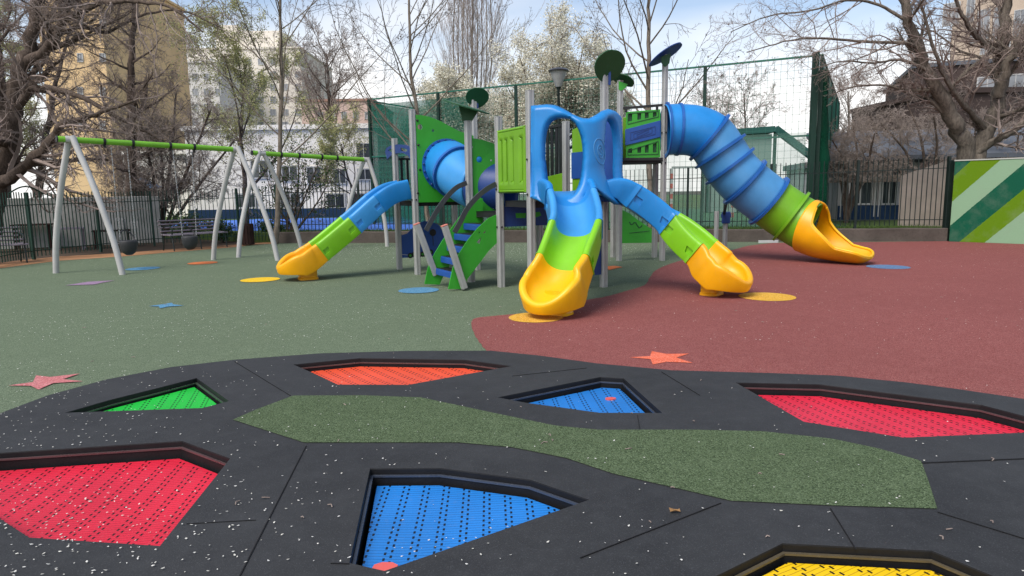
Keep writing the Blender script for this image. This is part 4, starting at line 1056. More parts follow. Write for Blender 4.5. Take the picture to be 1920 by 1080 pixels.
# ------------------------------------------------------------------ benches and bin
def bench():
    t = thing('park_bench', '', 'bench', (0, 0, 0), 'slatted benches along the left fence')
    Lh = .86
    for i, (x, z) in enumerate(((-.02, .44), (-.12, .44), (-.22, .445), (-.32, .45), (.08, .435))):
        m = MB(); m.box((0, -x - .2, z), (Lh * 2, .075, .03)); m.build('seat_slat', SLATS, t, bevel=.005)
    for i in range(4):
        m = MB(); z = .53 + i * .095; m.bar((-Lh, .17 + i * .035, z), (Lh, .17 + i * .035, z), .030, .082, up=Vector((0, 1, -.3))); m.build('back_slat', SLATS, t, bevel=.005)
    for s_ in (-.78, .0, .78):
        m = MB()
        m.tube([(s_, .30, .88), (s_, .20, .60), (s_, .14, .44), (s_, .24, .0)], .018, 8); m.tube([(s_, .16, .43), (s_, -.28, .415), (s_, -.34, .0)], .018, 8)
        if s_ != 0: m.tube(catmull([(s_, .19, .62), (s_, .0, .68), (s_, -.24, .66), (s_, -.31, .56), (s_, -.28, .42)], 4), .018, 8)
        m.build('bench_frame', BLACKMET, t, smooth=50)
    return t
bn = bench(); A_, B_ = G(322, 471), G(421, 463); c = (A_ + B_) / 2; ang = math.atan2(B_.y - A_.y, B_.x - A_.x)
bn.location = c + Vector((-math.sin(ang), math.cos(ang), 0)) * .2; bn.rotation_euler = (0, 0, ang); bn['label'] = 'purple grey slatted bench between the swing legs, before the fence'
e1 = G(56, 492); b2 = copy_thing(bn, (0, 0, 0), ang - .12, 'slatted bench cut off by the left edge of the picture')
dv = Vector((math.cos(ang - .12), math.sin(ang - .12), 0)); b2.location = e1 - dv * .86 + Vector((-dv.y, dv.x, 0)) * .2
p = G(465, 460); t = thing('litter_bin', 'dark brown slatted litter bin by the second swing frame', 'bin', p)
m = MB(); m.lathe([(.15, .04), (.15, .6)], p, 16); m.build('liner', BLACKP, t)
m = MB()
for i in range(14):
    a = i * 2 * math.pi / 14; m.box(p + Vector((.18 * math.cos(a), .18 * math.sin(a), .34)), (.025, .07, .62), a)
m.build('slat_shell', BROWNW, t)
# ------------------------------------------------------------------ low wall, fences
t = MB(); a, b = kp(0), kp(KLEN - .02)
c = (a + b) / 2 + kn * .1; m = MB(); nS = 60; rings = []
for i in range(nS + 1):
    p = a.lerp(b, i / nS); w1 = .012 * noise.noise(p * 1.3); z1 = .345 + .02 * noise.noise(p * .9 + Vector((3, 0, 0)))
    rings.append([p + kn * w1, p + kn * w1 + UP * z1 - UP * .02, p + kn * (.02 + w1) + UP * z1, p + kn * .22 + UP * z1, p + kn * .22])
m.loft(rings); kw = m.build('low_wall', CONC, None, smooth=35); tag(kw, 'long low stained concrete wall along the back of the playground', 'low wall')
def picket_fence(label, pts, zb, ht, group=None, gap=.115, rail_lo=.22, rail_hi=.30, seg=2.3, mat=GREENMET, pw=.018):
    t = thing('picket_fence', label, 'fence', Vector(pts[0]), group)
    for k in range(len(pts) - 1):
        a, b = Vector(pts[k]), Vector(pts[k + 1]); Ln = (b - a).length; ns = max(1, round(Ln / seg)); d = (b - a).normalized(); ang = math.atan2(d.y, d.x)
        h0, h1 = (ht[k], ht[k + 1]) if isinstance(ht, list) else (ht, ht)
        for s_ in range(ns):
            p, q = a.lerp(b, s_ / ns), a.lerp(b, (s_ + 1) / ns); hp, hq = h0 + (h1 - h0) * s_ / ns, h0 + (h1 - h0) * (s_ + 1) / ns
            m = MB(); m.box(p + UP * (zb + hp / 2), (.06, .06, hp), ang); m.build('post', mat, t)
            m = MB(); n_ = int((q - p).length / gap)
            for i in range(1, n_):
                c = p.lerp(q, i / n_); h_ = hp + (hq - hp) * i / n_ + rng.uniform(-.01, .01); tl = rng.uniform(-.008, .008)
                m.bar(c + UP * (zb + .07), c + UP * (zb + h_) + d * tl, pw, pw)
            m.bar(p + UP * (zb + rail_lo), q + UP * (zb + rail_lo), .04, .02); m.bar(p + UP * (zb + hp - rail_hi), q + UP * (zb + hq - rail_hi), .04, .02)
            m.build('picket_panel', mat, t)
    m = MB(); b = Vector(pts[-1]); h_ = ht[-1] if isinstance(ht, list) else ht; m.box(b + UP * (zb + h_ / 2), (.07, .07, h_)); m.build('post', mat, t)
    return t
lf = [(-14.6, 12.2, 0), xy(G(-40, 507)) + (0,), xy(G(64, 487)) + (0,), xy(G(290, 461)) + (0,), xy(G(450, 455)) + (0,), xy(kp(-.05, .12)) + (0,)]
picket_fence('dark green picket fence behind the benches on the left', lf, 0, [1.6, 1.62, 1.64, 1.67, 1.72, 1.8], mat=GREENMET)
picket_fence('black green picket fence standing on the low concrete wall', [kp(0, .12), kp(KLEN * .42, .12), kp(KLEN - .06, .12)], .345, [1.5, 1.62, 1.86], gap=.118, mat=BLACKMET)
m = MB(); p = kp(KLEN - .02, .12); m.box(p + UP * 1.05, (.13, .13, 2.1)); tag(m.build('gate_post', BLACKMET, None, bevel=.01), 'thick dark end post of the fence beside the striped wall', 'post')
# arch over the left fence
ar = MB(); q = G(64, 487); dq = (Vector(lf[3]) - Vector(lf[2])).normalized()
ar.tube([q + dq * (-.45 + .9 * i / 12) + UP * (1.62 + .16 * math.sin(math.pi * i / 12)) for i in range(13)], .018, 7)
tag(ar.build('fence_arch', GREENMET, None, smooth=50), 'green hoop bent over the top of the left fence', 'hoop')

m = MB(); a_, b_ = G(1422, 455.5), G(1459, 455); m.bar(a_ + UP * .02, b_ + UP * .02, .035, .10); tag(m.build('plank', FRAMEW, None, bevel=.004), 'pale plank lying on the ground at the low wall, left of the tube exit', 'plank')
# striped wall on the right
t = thing('mural_wall', 'painted wall with diagonal green and sage stripes at the right edge', 'wall', ML)
wz = D(1780, 302.5, ML.y).z; wd = (MR - ML).normalized(); wn = Vector((-wd.y, wd.x, 0))
def stripemat():
    pr_ = [((1782, 380), (1877, 300)), ((1780, 423), (1920, 308)), ((1802, 453), (1920, 352))]
    q2 = [tuple(onplane(*p_, ML, wd) for p_ in pr) for pr in pr_]; KK = sum((b_.x - a_.x) / (b_.z - a_.z) for a_, b_ in q2) / 3
    s = NT('diagonal_stripe_paint'); sp = s.new('ShaderNodeSeparateXYZ'); mpn = s.new('ShaderNodeMapping'); s.link(s.coord(), mpn.inputs[0])
    s.link(mpn.outputs[0], sp.inputs[0]); mpn.inputs['Location'].default_value = (-ML.x, 0, 0)
    q_ = s.math('SUBTRACT', sp.outputs[0], s.math('MULTIPLY', sp.outputs[2], KK))       # along minus height
    q_ = s.math('ADD', q_, s.math('MULTIPLY', s.math('SUBTRACT', s.noise(14, 2), .5), .02))
    dk, ol, sg_ = (.004, .085, .045), (.105, .21, .004), (.23, .37, .23)
    prs = [((1782, 335), (1818, 305)), ((1782, 380), (1877, 300)), ((1780, 423), (1920, 308)), ((1802, 453), (1920, 352)), ((1845, 455), (1920, 397))]
    W_ = [tuple(onplane(*p_, ML, wd) for p_ in pr) for pr in prs]; kk = [(b_.x - a_.x) / (b_.z - a_.z) for a_, b_ in W_[1:4]]; kk = sum(kk) / 3
    ed = [(a_.x + b_.x) / 2 - ML.x - kk * (a_.z + b_.z) / 2 for a_, b_ in W_]
    edges = list(zip(ed, (ol, sg_, dk, ol, sg_))) + [(ed[-1] + 1.4, dk), (ed[-1] + 2.2, ol)]
    col = dk
    for e_, c_ in edges: col = s.mix(s.math('GREATER_THAN', q_, e_), col, c_)
    n_ = s.noise(2.2, 5, .65); f_ = s.noise(25, 4)
    col = s.mix(s.math('MULTIPLY', s.ramp(n_, .5, .8), .25), col, (.25, .28, .22)); s.bump(f_, .3, .01)
    return s.out(col, .85, 0, .2)
m = MB(); a, b = ML, MR2; rings = []
for p in (a, b): rings.append([p, p + UP * wz, p + UP * wz + wn * .22, p + wn * .22])
m.loft(rings); m.build('painted_wall', stripemat(), t, bevel=.01)
m = MB(); m.bar(a + UP * (wz + .017) + wn * .11 - wd * .01, b + UP * (wz + .017) + wn * .11, .03, .25, up=wn); m.build('coping', wallmat('pale_coping', (.45, .47, .42)), t)

# court fence: tall posts, wire mesh, privacy net
CF0, CF1, CF2 = Vector((8.62, 19.0, 0)), Vector((-5.35, 26.2, 0)), Vector((14.2, 29.5, 0)); CF3 = Vector((-13, 36, 0))
def court_fence(a, b, z0, z1, nseg, label, net=None, netlow=None):
    t = thing('court_fence', label, 'fence', a, 'tall mesh fences of the sports court')
    for i in range(nseg + 1):
        p = a.lerp(b, i / nseg); m = MB(); m.box(p + UP * ((z0 + z1) / 2), (.09, .09, z1 - z0), math.atan2((b - a).y, (b - a).x)); m.build('post', GREENMET, t)
    d = (b - a); Ln = d.length; d.normalize()
    for s_ in range(nseg):
        p, q = a.lerp(b, s_ / nseg), a.lerp(b, (s_ + 1) / nseg); m = MB(); k = int((q - p).length / .17)
        for i in range(1, k): c = p.lerp(q, i / k); m.bar(c + UP * z0, c + UP * z1, .006)
        for i in range(int((z1 - z0) / .2) + 1): z = z0 + i * .2; m.bar(p + UP * z, q + UP * z, .006)
        for z in (z1, z0 + 2.6): m.bar(p + UP * z, q + UP * z, .05)
        m.build('wire_mesh', MESHG, t)
    if net:
        m = MB(); n_ = Vector((-d.y, d.x, 0)); K = 60; rows = []
        for j in range(14):
            z = net[0] + (net[1] - net[0]) * j / 13
            rows.append([a.lerp(b, net[2] + (net[3] - net[2]) * i / K) + n_ * (.06 + .05 * noise.noise(Vector((i * .23, j * .4, 1)))) + UP * z for i in range(K + 1)])
        m.loft(rows, closed=False); m.build('net', net[4], t, smooth=60)
    return t
court_fence(CF0, CF1, .3, 5.05, 5, 'tall wire fence of the sports court behind the play structure', (.35, 3.0, .02, .72, NETW))
court_fence(CF1, CF1 + Vector((3.6, 6.5, 0)), .3, 5.0, 2, 'short end of the tall court fence hung with green net, left of the play structure', (.35, 4.95, 0, 1, NETG))
court_fence(CF0, CF2, .3, 5.05, 4, 'side of the tall court fence seen edge on, dense green', (.35, 5.0, .0, 1, NETD))
m = MB(); K = 30; n_ = (CF0 - CF1).normalized()
m.loft([[CF1 + n_ * (i / K * 4.4) + Vector((0, .08 + .05 * math.sin(i * 1.7 + j), 0)) + UP * (.35 + 4.5 * j / 10) for i in range(K + 1)] for j in range(11)], closed=False)
nt = m.build('privacy_net', NETG, None, smooth=60); tag(nt, 'green privacy net tied to the left end of the tall court fence', 'net')
for k, (px, lab) in enumerate(((1521, 'first thick dark green corner post of the court fence, tallest'), (1537, 'rolled green net standing against the corner of the court fence'))):
    p = D(px, 300, 18.85 + k * .5); m = MB()
    if k == 0: m.box((p.x, p.y, 2.7), (.15, .15, 4.8)); tag(m.build('fence_post', GREENMET, None, bevel=.01), lab, 'post')
    else:
        rings = []
        for j in range(24):
            z = .35 + 4.35 * j / 23; r = .20 + .05 * noise.noise(Vector((1, 2, z * 2))) - .1 * (j / 23) ** 3
            rings.append([Vector((p.x + r * (1 + .25 * math.sin(q * 5 + z)) * math.cos(q * 2 * math.pi / 16), p.y + r * math.sin(q * 2 * math.pi / 16), z)) for q in range(16)])
        m.loft(rings); tag(m.build('rolled_net', NETD, None, smooth=60), lab, 'net')
# goal with red and white posts
gp = D(1259, 360, 27); t = thing('football_goal', 'small goal with red and white striped posts on the court', 'goal', Vector((gp.x, gp.y, .3)))
gb = gp + Vector((2.6, .4, 0))
for q in (gp, gb):
    for i in range(10):
        m = MB(); m.box((q.x, q.y, .3 + .1 + i * .2), (.09, .09, .2)); m.build('post_band', plastic('goal_red', (.55, .06, .05)) if i % 2 == 0 and 'goal_red' not in bpy.data.materials else (bpy.data.materials['goal_red'] if i % 2 == 0 else FRAMEW), t)
m = MB(); m.bar((gp.x, gp.y, 2.34), (gb.x, gb.y, 2.34), .08); m.build('crossbar', FRAMEW, t)

# street lamp
lp_ = D(1048, 300, 22.5); lp_.z = .3; t = thing('street_lamp', 'street lamp with frosted bowl on a black pole, before the blossom', 'lamp', lp_)
zt = D(1048, 163, 22.5).z
m = MB(); m.lathe([(.09, 0), (.09, .8), (.055, .85), (.045, zt - .3 - .1), (.09, zt - .3)], lp_, 14); m.build('pole', BLACKMET, t, smooth=40)
m = MB(); m.lathe([(.09, 0), (.23, .34), (.27, .48)], Vector((lp_.x, lp_.y, zt)), 20); m.build('lamp_bowl', LAMPG, t, smooth=40)
m = MB(); m.lathe([(.33, .48), (.34, .51), (.27, .57), (.05, .62)], Vector((lp_.x, lp_.y, zt)), 20); m.build('lamp_cap', RAIL_M, t, smooth=40)

# ------------------------------------------------------------------ buildings
def building(name, label, px0, px1, py_top, Y, mat, depth=9, rows=(), zbase=.0, roof=None, winmat=GLASSF, skew=0, cat='building', rows_side=(), parapet=True):
    a, b = D(px0, 360, Y), D(px1, 360, Y + skew); zt = D((px0 + px1) / 2, py_top, Y + skew / 2).z
    a.z = b.z = 0; d = (b - a).normalized(); n = Vector((-d.y, d.x, 0)); t = thing(name, label, cat, (a + b) / 2)
    m = MB(); rings = [[p + UP * zbase, p + UP * zt, p + n * depth + UP * zt, p + n * depth + UP * zbase] for p in (a, b)]; m.loft(rings); wl = m.build('wall', mat, t)
    if parapet:
        m = MB(); m.box(((a + b) / 2) + n * depth / 2 + UP * (zt + .12), ((b - a).length + .3, depth + .3, .24), math.atan2(d.y, d.x)); m.build('roof', roof or mat, t)
    for (x0, y0, x1, y1) in rows:
        P = [onplane(x, y, a, d) for x, y in ((x0, y0), (x1, y0), (x1, y1), (x0, y1))]
        x_ = [(q - a).dot(d) for q in P]; xa, xb = sum(x_[::3]) / 2, (x_[1] + x_[2]) / 2; za, zb_ = min(P[2].z, P[3].z), max(P[0].z, P[1].z)
        c = a + d * ((xa + xb) / 2) - n * .02; w_ = xb - xa; h_ = zb_ - za; rz = math.atan2(d.y, d.x)
        m = MB(); f_ = max(.06, min(.12, w_ * .07))
        for cx_, cz_, sx_, sz_ in ((0, h_ / 2 - f_ / 2, w_, f_), (0, -h_ / 2 + f_ / 2, w_, f_), (-w_ / 2 + f_ / 2, 0, f_, h_ - 2 * f_), (w_ / 2 - f_ / 2, 0, f_, h_ - 2 * f_), (0, 0, f_ * .7, h_ - 2 * f_)):
            m.box(c + d * cx_ + UP * ((za + zb_) / 2 + cz_), (sx_, .10, sz_), rz)
        fr = m.build('window', FRAMEW, t); m = MB(); m.box(c + n * .0 + UP * ((za + zb_) / 2), (w_ - f_, .05, h_ - f_), rz); m.build('pane', winmat, fr)
    return t, a, d, n
def grid(x0, x1, nx, y0, y1, ny, wx, wy):
    return [(x0 + (x1 - x0) * (i + .5) / nx - wx / 2, y0 + (y1 - y0) * (j + .5) / ny - wy / 2, x0 + (x1 - x0) * (i + .5) / nx + wx / 2, y0 + (y1 - y0) * (j + .5) / ny + wy / 2) for i in range(nx) for j in range(ny)]
building('tower_block', 'tall ochre tower block behind the tangled trees at far left', 106, 222, -70, 55, OCHRE, 14, grid(130, 214, 2, -50, 330, 6, 11, 17))
building('apartment_block', 'pale grey apartment block behind the bare trees, left of the white one', 300, 425, 118, 82, wallmat('pale_grey_render', (.66, .64, .61)), 14, grid(312, 420, 5, 130, 300, 6, 11, 13))
t, a, d, n = building('apartment_block', 'stepped cream white apartment block with a raised top at left of centre', 372, 578, 92, 92, CREAM, 16, grid(385, 570, 8, 104, 270, 7, 11, 12))
m = MB(); c = D(450, 85, 96); m.box((c.x + 1, c.y + 4, c.z - .5), (9, 7, 5)); m.box((c.x - 2.5, c.y + 4, c.z + 2.4), (3, 4, 1.6)); m.build('penthouse', CREAM, t)
building('town_house', 'pink rendered house far behind the second swing frame', 574, 705, 190, 70, PINKW, 12, grid(590, 700, 5, 200, 300, 3, 10, 14), roof=wallmat('red_brown_roof', (.40, .24, .19)))
t, a, d, n = building('school_hall', 'long white building with dark windows behind the blue court', 355, 712, 243, 35.5, WHITEW, 9,
    [(668, 268, 696, 297), (670, 316, 700, 338), (612, 362, 648, 391), (525, 362, 566, 391), (440, 362, 482, 391), (655, 362, 690, 391), (528, 310, 560, 340), (575, 312, 605, 345), (470, 300, 505, 335), (625, 316, 650, 345)], winmat=GLASS)
m = MB(); rz = math.atan2(d.y, d.x); m.box(a + d * 5.2 - n * .06 + UP * .45, (10.6, .12, .7), rz); m.build('plinth', BLUEW, t)
building('white_annex', 'low white annexe behind the far benches at left', 232, 352, 290, 42, WHITEW, 8, [(250, 330, 275, 352)])
# shabby plaster wall behind left fence
a, b = G(-260, 480), G(288, 452.5); a = Vector((-20, 17.5, 0)); b = Vector((-11.6, 22.2, 0)); d = (b - a).normalized(); n = Vector((-d.y, d.x, 0))
m = MB(); m.loft([[p, p + UP * 1.5, p + UP * 1.52 + n * .2, p + n * .2] for p in [a.lerp(b, i / 12) for i in range(13)]]); tag(m.build('garden_wall', PLASTER), 'stained grey plaster wall behind the left fence', 'wall')
# school building on the right
t, a, d, n = building('school_building', 'grey white school building with dark barred windows at right', 1572, 1722, 306, 24, GREYW, 9,
    [(1590, 318, 1636, 384), (1652, 308, 1682, 384)], skew=-.5, roof=SLATEB, winmat=GLASS)
m = MB(); rz = math.atan2(d.y, d.x); m.box(a + d * 1.5 - n * .05 + UP * .55, (3.0, .12, .5), rz); m.build('plinth', BLUEW, t)
m = MB(); sg2 = D(1690, 285, 24); rings = [[p - n * .6 + UP * 2.35, p - n * .6 + UP * 2.5, p + n * 3 + UP * 3.6, p + n * 3 + UP * 3.4] for p in (a - d * .5, a + d * 9)]; m.loft(rings); m.build('roof_slope', SLATEB, t)
for x in (1577, 1640, 1648):
    q = onplane(x, 350, a, d); m = MB(); m.box((q.x, q.y - .06, 1.4), (.10, .10, 2.0)); m.build('column', FRAMEW, t)
building('brown_block', 'dark brown block with a slanted top behind the thicket', 1590, 1760, 196, 40, BROWNR, 10, [], skew=-8)
t, a, d, n = building('tower_block', 'beige tower block with dark glazed bays in the top right corner', 1762, 1990, -40, 62, BEIGE, 14,
    [(1768, 8, 1800, 45), (1812, -5, 1828, 40), (1832, 20, 1856, 72), (1862, 15, 1890, 70), (1818, 58, 1832, 80), (1838, 78, 1862, 100), (1870, 76, 1895, 100), (1900, 20, 1925, 70)], skew=-6)
building('glazed_block', 'long building with a blue grey roof under the beige tower', 1700, 1990, 118, 44, BROWNR, 12, [(1830, 145, 1870, 190), (1885, 140, 1920, 190)], skew=-3, roof=SLATEB)
p0, p1 = D(1688, 350, 19.6), D(1779, 350, 18.9); m = MB()
K = 16
for i in range(K):
    q0, q1 = p0.lerp(p1, i / K), p0.lerp(p1, (i + .97) / K); zt_ = 1.75 + .42 * i / K + rng.uniform(-.01, .01)
    m.plate([Vector((q0.x, q0.y, .3)), Vector((q1.x, q1.y, .3)), Vector((q1.x, q1.y, zt_ + .02)), Vector((q0.x, q0.y, zt_))], (0, 1, 0), .025)
tag(m.build('plank_screen', PLANK), 'slanted screen of bleached planks behind the right fence', 'screen')
# teal shelter on the court
sa, sb = D(1325, 340, 33), D(1450, 340, 31); zt = D(1400, 252, 32).z
t = thing('court_shelter', 'teal roofed shelter on the court behind the tube slide', 'shelter', Vector((sa.x, sa.y, .3)))
m = MB(); m.loft([[Vector((p.x, p.y, zt)), Vector((p.x, p.y, zt + .28)), Vector((p.x + .3, p.y + 3, zt + .28)), Vector((p.x + .3, p.y + 3, zt))] for p in (sa, sb)])
e = D(1528, 298, 31); m.bar((sb.x, sb.y, zt + .15), (e.x, e.y, e.z), .25, .3); m.build('roof', TEALROOF, t)
m = MB(); m.loft([[Vector((p.x, p.y + .4, .35)), Vector((p.x, p.y + .4, zt - .05)), Vector((p.x, p.y + .5, zt - .05)), Vector((p.x, p.y + .5, .35))] for p in (sa, sb)]); m.build('back_wall', wallmat('pale_green_panel', (.22, .30, .27)), t)
for q in (sa, sb, sa.lerp(sb, .5)):
    m = MB(); m.box((q.x, q.y, .3 + (zt - .3) / 2), (.12, .12, zt - .3)); m.build('post', GREENMET, t)
# blue canopy and tables at left
c = D(272, 345, 27); t = thing('canopy', 'small faded blue canopy beyond the left fence', 'canopy', Vector((c.x, c.y, 0)))
m = MB(); w_ = .45
m.add([(c.x - w_, c.y - w_, c.z - .12), (c.x + w_ * 1.4, c.y - w_, c.z - .2), (c.x + w_, c.y + w_, c.z - .12), (c.x - w_, c.y + w_, c.z - .1), (c.x - .1, c.y, c.z + .28)], [(0, 1, 4), (1, 2, 4), (2, 3, 4), (3, 0, 4)]); m.build('cover', plastic('faded_blue_cloth', (.13, .25, .42), .8), t, sol=.01)
for sx_ in (-1, 1):
    m = MB(); m.tube([(c.x + sx_ * w_ * .8, c.y - .3, -.0), (c.x + sx_ * w_ * .8, c.y - .3, c.z - .15)], .02, 6); m.build('pole', CHAIN, t)
def table(px, py, wpx, mat, label, ht=.72, rz=.5):
    g = G(px, py); t = thing('garden_table', label, 'table', g, 'old tables behind the left fence'); w_ = wpx / F * g.y
    M_ = Matrix.Rotation(rz, 3, 'Z')
    m = MB()
    for k in range(4): m.box(g + M_ @ Vector((0, -.27 + k * .18, ht)), (w_, .16, .04), rz)
    m.build('tabletop', mat, t, bevel=.004)
    for sx_ in (-1, 1):
        for sy in (-1, 1): m = MB(); m.box(g + M_ @ Vector((sx_ * w_ * .42, sy * .28, ht / 2)), (.06, .06, ht), rz); m.build('leg', mat, t)
    return t
table(66, 466, 62, BROWNW, 'dark wooden table behind the left bench'); table(134, 468, 48, SLATS, 'grey wooden table between the first swing leg and the dark table', .62); table(212, 463, 62, BROWNW, 'low dark table with pale boxes, between the legs of the near swing', .5)
for k, (px, s_, lab) in enumerate(((225, .32, 'larger pale box standing on the low dark table'), (240, .22, 'smaller pale box at the right end of the low dark table'))):
    g = G(212, 463); q = g + Vector((.15 + k * .42, .1 + k * .15, .525)); m = MB(); m.box(q + UP * s_ / 2, (s_ * 1.2, s_, s_), .4); o = m.build('box', None or wallmat('pale_box%d' % k, (.5, .49, .47)), None, bevel=.01)
    tag(o, lab, 'box', 'pale boxes on the low table')

# ------------------------------------------------------------------ trees
def rnd_perp(d, r):
    a = d.orthogonal().normalized(); b = d.cross(a); q = r.uniform(0, 2 * math.pi); return a * math.cos(q) + b * math.sin(q)
class Tree:
    def __init__(s, seed, P): s.r = random.Random(seed); s.P = P; s.tm = MB(); s.cm = MB(); s.tips = []
    def tube_out(s, pts, rad, lvl):
        P = s.P; n = 9 if lvl == 0 else 6 if lvl == 1 else 4 if lvl == 2 else 3
        (s.tm if lvl <= P.get('tl', 1) else s.cm).tube(pts, rad, n, caps=lvl <= 1)
    def spawn(s, pts, rad, lvl):
        P, r = s.P, s.r
        if lvl + 1 >= P['levels']: s.tips.append(pts); return
        if lvl >= P['levels'] - 2: s.tips.append(pts)
        k = P['n'][lvl]; k = max(1, round(k * r.uniform(.8, 1.2))); tot = sum((pts[i + 1] - pts[i]).length for i in range(len(pts) - 1))
        for c in range(k):
            t = P['t0'][lvl] + (1 - P['t0'][lvl]) * (c + r.uniform(.2, .9)) / k
            f = t * (len(pts) - 1); i = min(int(f), len(pts) - 2); fr = f - i
            p = pts[i].lerp(pts[i + 1], fr); rr = rad[i] + (rad[i + 1] - rad[i]) * fr; d = (pts[i + 1] - pts[i]).normalized()
            pa = rnd_perp(d, r)
            if P.get('flat'): pa.y *= P['flat']; pa.normalize()
            a = R(P['ang'][lvl] * r.uniform(.7, 1.3)); nd = (d * math.cos(a) + pa * math.sin(a)).normalized()
            Ln = (tot if lvl or 'len1' not in P else P['len1']) * P['lr'][lvl] * r.uniform(.65, 1.2) * (1 - .45 * t)
            s.branch(p, nd, Ln, max(P['rmin'], min(rr * .75, rr * P['rr'][lvl])), lvl + 1)
    def branch(s, p, d, Ln, r0, lvl):
        P, r = s.P, s.r; k = P['seg'][lvl]; pts = [p.copy()]; rad = [r0]; d = d.copy()
        for i in range(k):
            wv = P['wob'][lvl]; d = d + Vector((r.gauss(0, wv), r.gauss(0, wv), r.gauss(0, wv))) + UP * P['up'][lvl]
            d.normalize(); p = p + d * (Ln / k); 
            if p.z < P.get('zmin', .4): p.z = P.get('zmin', .4); d.z = abs(d.z)
            pts.append(p.copy()); rad.append(max(P['rmin'] * .7, r0 * (1 - .75 * (i + 1) / k)))
        s.tube_out(pts, rad, lvl); s.spawn(pts, rad, lvl)
    def limb(s, pts, r0, r1, lvl=0, sub=5):
        q = catmull(pts, sub); n = len(q) - 1
        q = [p + Vector((s.r.gauss(0, 1), s.r.gauss(0, 1), s.r.gauss(0, 1))) * (r0 * .12) if 0 < i < n else p for i, p in enumerate(q)]
        rad = [r0 + (r1 - r0) * (i / n) ** .85 for i in range(n + 1)]
        s.tube_out(q, rad, lvl); s.spawn(q, rad, lvl)
    def leaves(s, mb, size, per, spread, stretch=1.6):
        r = s.r
        for pts in s.tips:
            for _ in range(per):
                i = r.randrange(1, len(pts)); p = pts[i] + Vector((r.gauss(0, spread), r.gauss(0, spread), r.gauss(0, spread)))
                a = Vector((r.gauss(0, 1), r.gauss(0, 1), r.gauss(0, 1))).normalized(); b = a.orthogonal().normalized(); z = size * r.uniform(.6, 1.3)
                mb.add([p - a * z * stretch / 2, p + b * z / 2, p + a * z * stretch / 2, p - b * z / 2], [(0, 1, 2, 3)])
    def balls(s, n, size):
        r = s.r
        for _ in range(n):
            pts = r.choice(s.tips); p = pts[-1] - UP * r.uniform(.05, .2); s.cm.lathe([(size * .6, -size * .7), (size, 0), (size * .6, size * .7)], p, 5)
    def done(s, name, label, loc, bark_, twig, group=None, leaf=None, leafname='leaves'):
        t = thing(name, label, 'tree', loc, group); s.tm.build('trunk', bark_, t, smooth=60)
        if s.cm.v: s.cm.build('crown', twig, t)
        if leaf: leaf[0].build(leafname, leaf[1], t)
        return t
# slim plane trees
PL = dict(levels=5, n=[19, 7, 5, 3], t0=[.28, .22, .2, .2], ang=[46, 40, 40, 40], lr=[.62, .50, .45, .45], rr=[.44, .5, .55, .6], seg=[8, 9, 6, 4, 3], wob=[.03, .075, .12, .16, .2], up=[.02, .07, .05, .02, .0], rmin=.0058, tl=1)
def plane(seed, pts, r0, label, P=PL, balls=60):
    t = Tree(seed, P); t.limb(pts, r0, r0 * .22, 0); t.balls(balls, .028)
    return t.done('plane_tree', label, Vector((pts[0].x, pts[0].y, 0)), BARK_L, TWIG_L, 'slim bare plane trees')
p = G(516, 458); Y = p.y; plane(3, [p, D(521, 380, Y), D(526, 250, Y), D(527, 100, Y), D(526, -60, Y), D(528, -190, Y)], .095, 'slim pale plane tree at the left end of the low wall, between the swing frames')
Y = 21.3; p = D(806, 440, Y); p.z = .3; plane(5, [p, D(800, 390, Y), D(786, 250, Y), D(770, 120, Y), D(767, 0, Y), D(765, -130, Y)], .095, 'slim plane tree behind the tunnel of the play structure')
Y = 20.2; p = D(1222, 445, Y); p.z = .3; plane(8, [p, D(1220, 370, Y), D(1217, 220, Y), D(1215, 80, Y), D(1219, -30, Y), D(1222, -150, Y)], .115, 'slim plane tree behind the upper right deck', balls=70)
# dense young bare tree beyond the second swing
P2_ = dict(levels=5, n=[18, 10, 7, 5], t0=[.35, .25, .2, .2], ang=[42, 40, 40, 40], lr=[.5, .55, .5, .5], rr=[.5, .5, .55, .6], seg=[6, 6, 5, 4, 3], wob=[.05, .12, .15, .18, .2], up=[.02, .07, .05, .02, 0], rmin=.008, tl=1)
t = Tree(21, P2_); Y = 38; p = D(608, 400, Y); p.z = .3; t.limb([p, D(610, 330, Y), D(615, 250, Y), D(617, 180, Y), D(612, 100, Y)], .2, .05); t.done('bare_tree', 'rounded bare tree behind the second swing frame, before the pink house', Vector((p.x, p.y, 0)), BARK_D, TWIG_R)
# poplar
PP = dict(levels=4, n=[14, 7, 4], t0=[.12, .1, .2], ang=[19, 15, 16], lr=[.44, .5, .5], rr=[.28, .5, .6], seg=[8, 7, 5, 3], wob=[.015, .03, .06, .1], up=[.03, .07, .08, .05], rmin=.009, tl=0)
t = Tree(31, PP); Y = 48; p = D(884, 380, Y); p.z = .3; t.limb([p, D(885, 260, Y), D(885, 120, Y), D(886, 0, Y), D(886, -110, Y)], .15, .03)
for k in range(9): x_ = 850 + k * 9; q0 = p.lerp(D(885, 260, Y), .9); t.limb([q0, D(885 + (x_ - 885) * .7, 200, Y + math.sin(k * 2.4)), D(x_, 100, Y + 1.5 * math.sin(k * 2.4)), D(x_ + (885 - x_) * .1, -20, Y + 1.2 * math.sin(k * 2.4)), D(885 + (x_ - 885) * .6, -130, Y)], .075, .015, 0)
t.done('poplar_tree', 'narrow bare poplar rising above the blossom', Vector((p.x, p.y, 0)), BARK_L, TWIG_P)
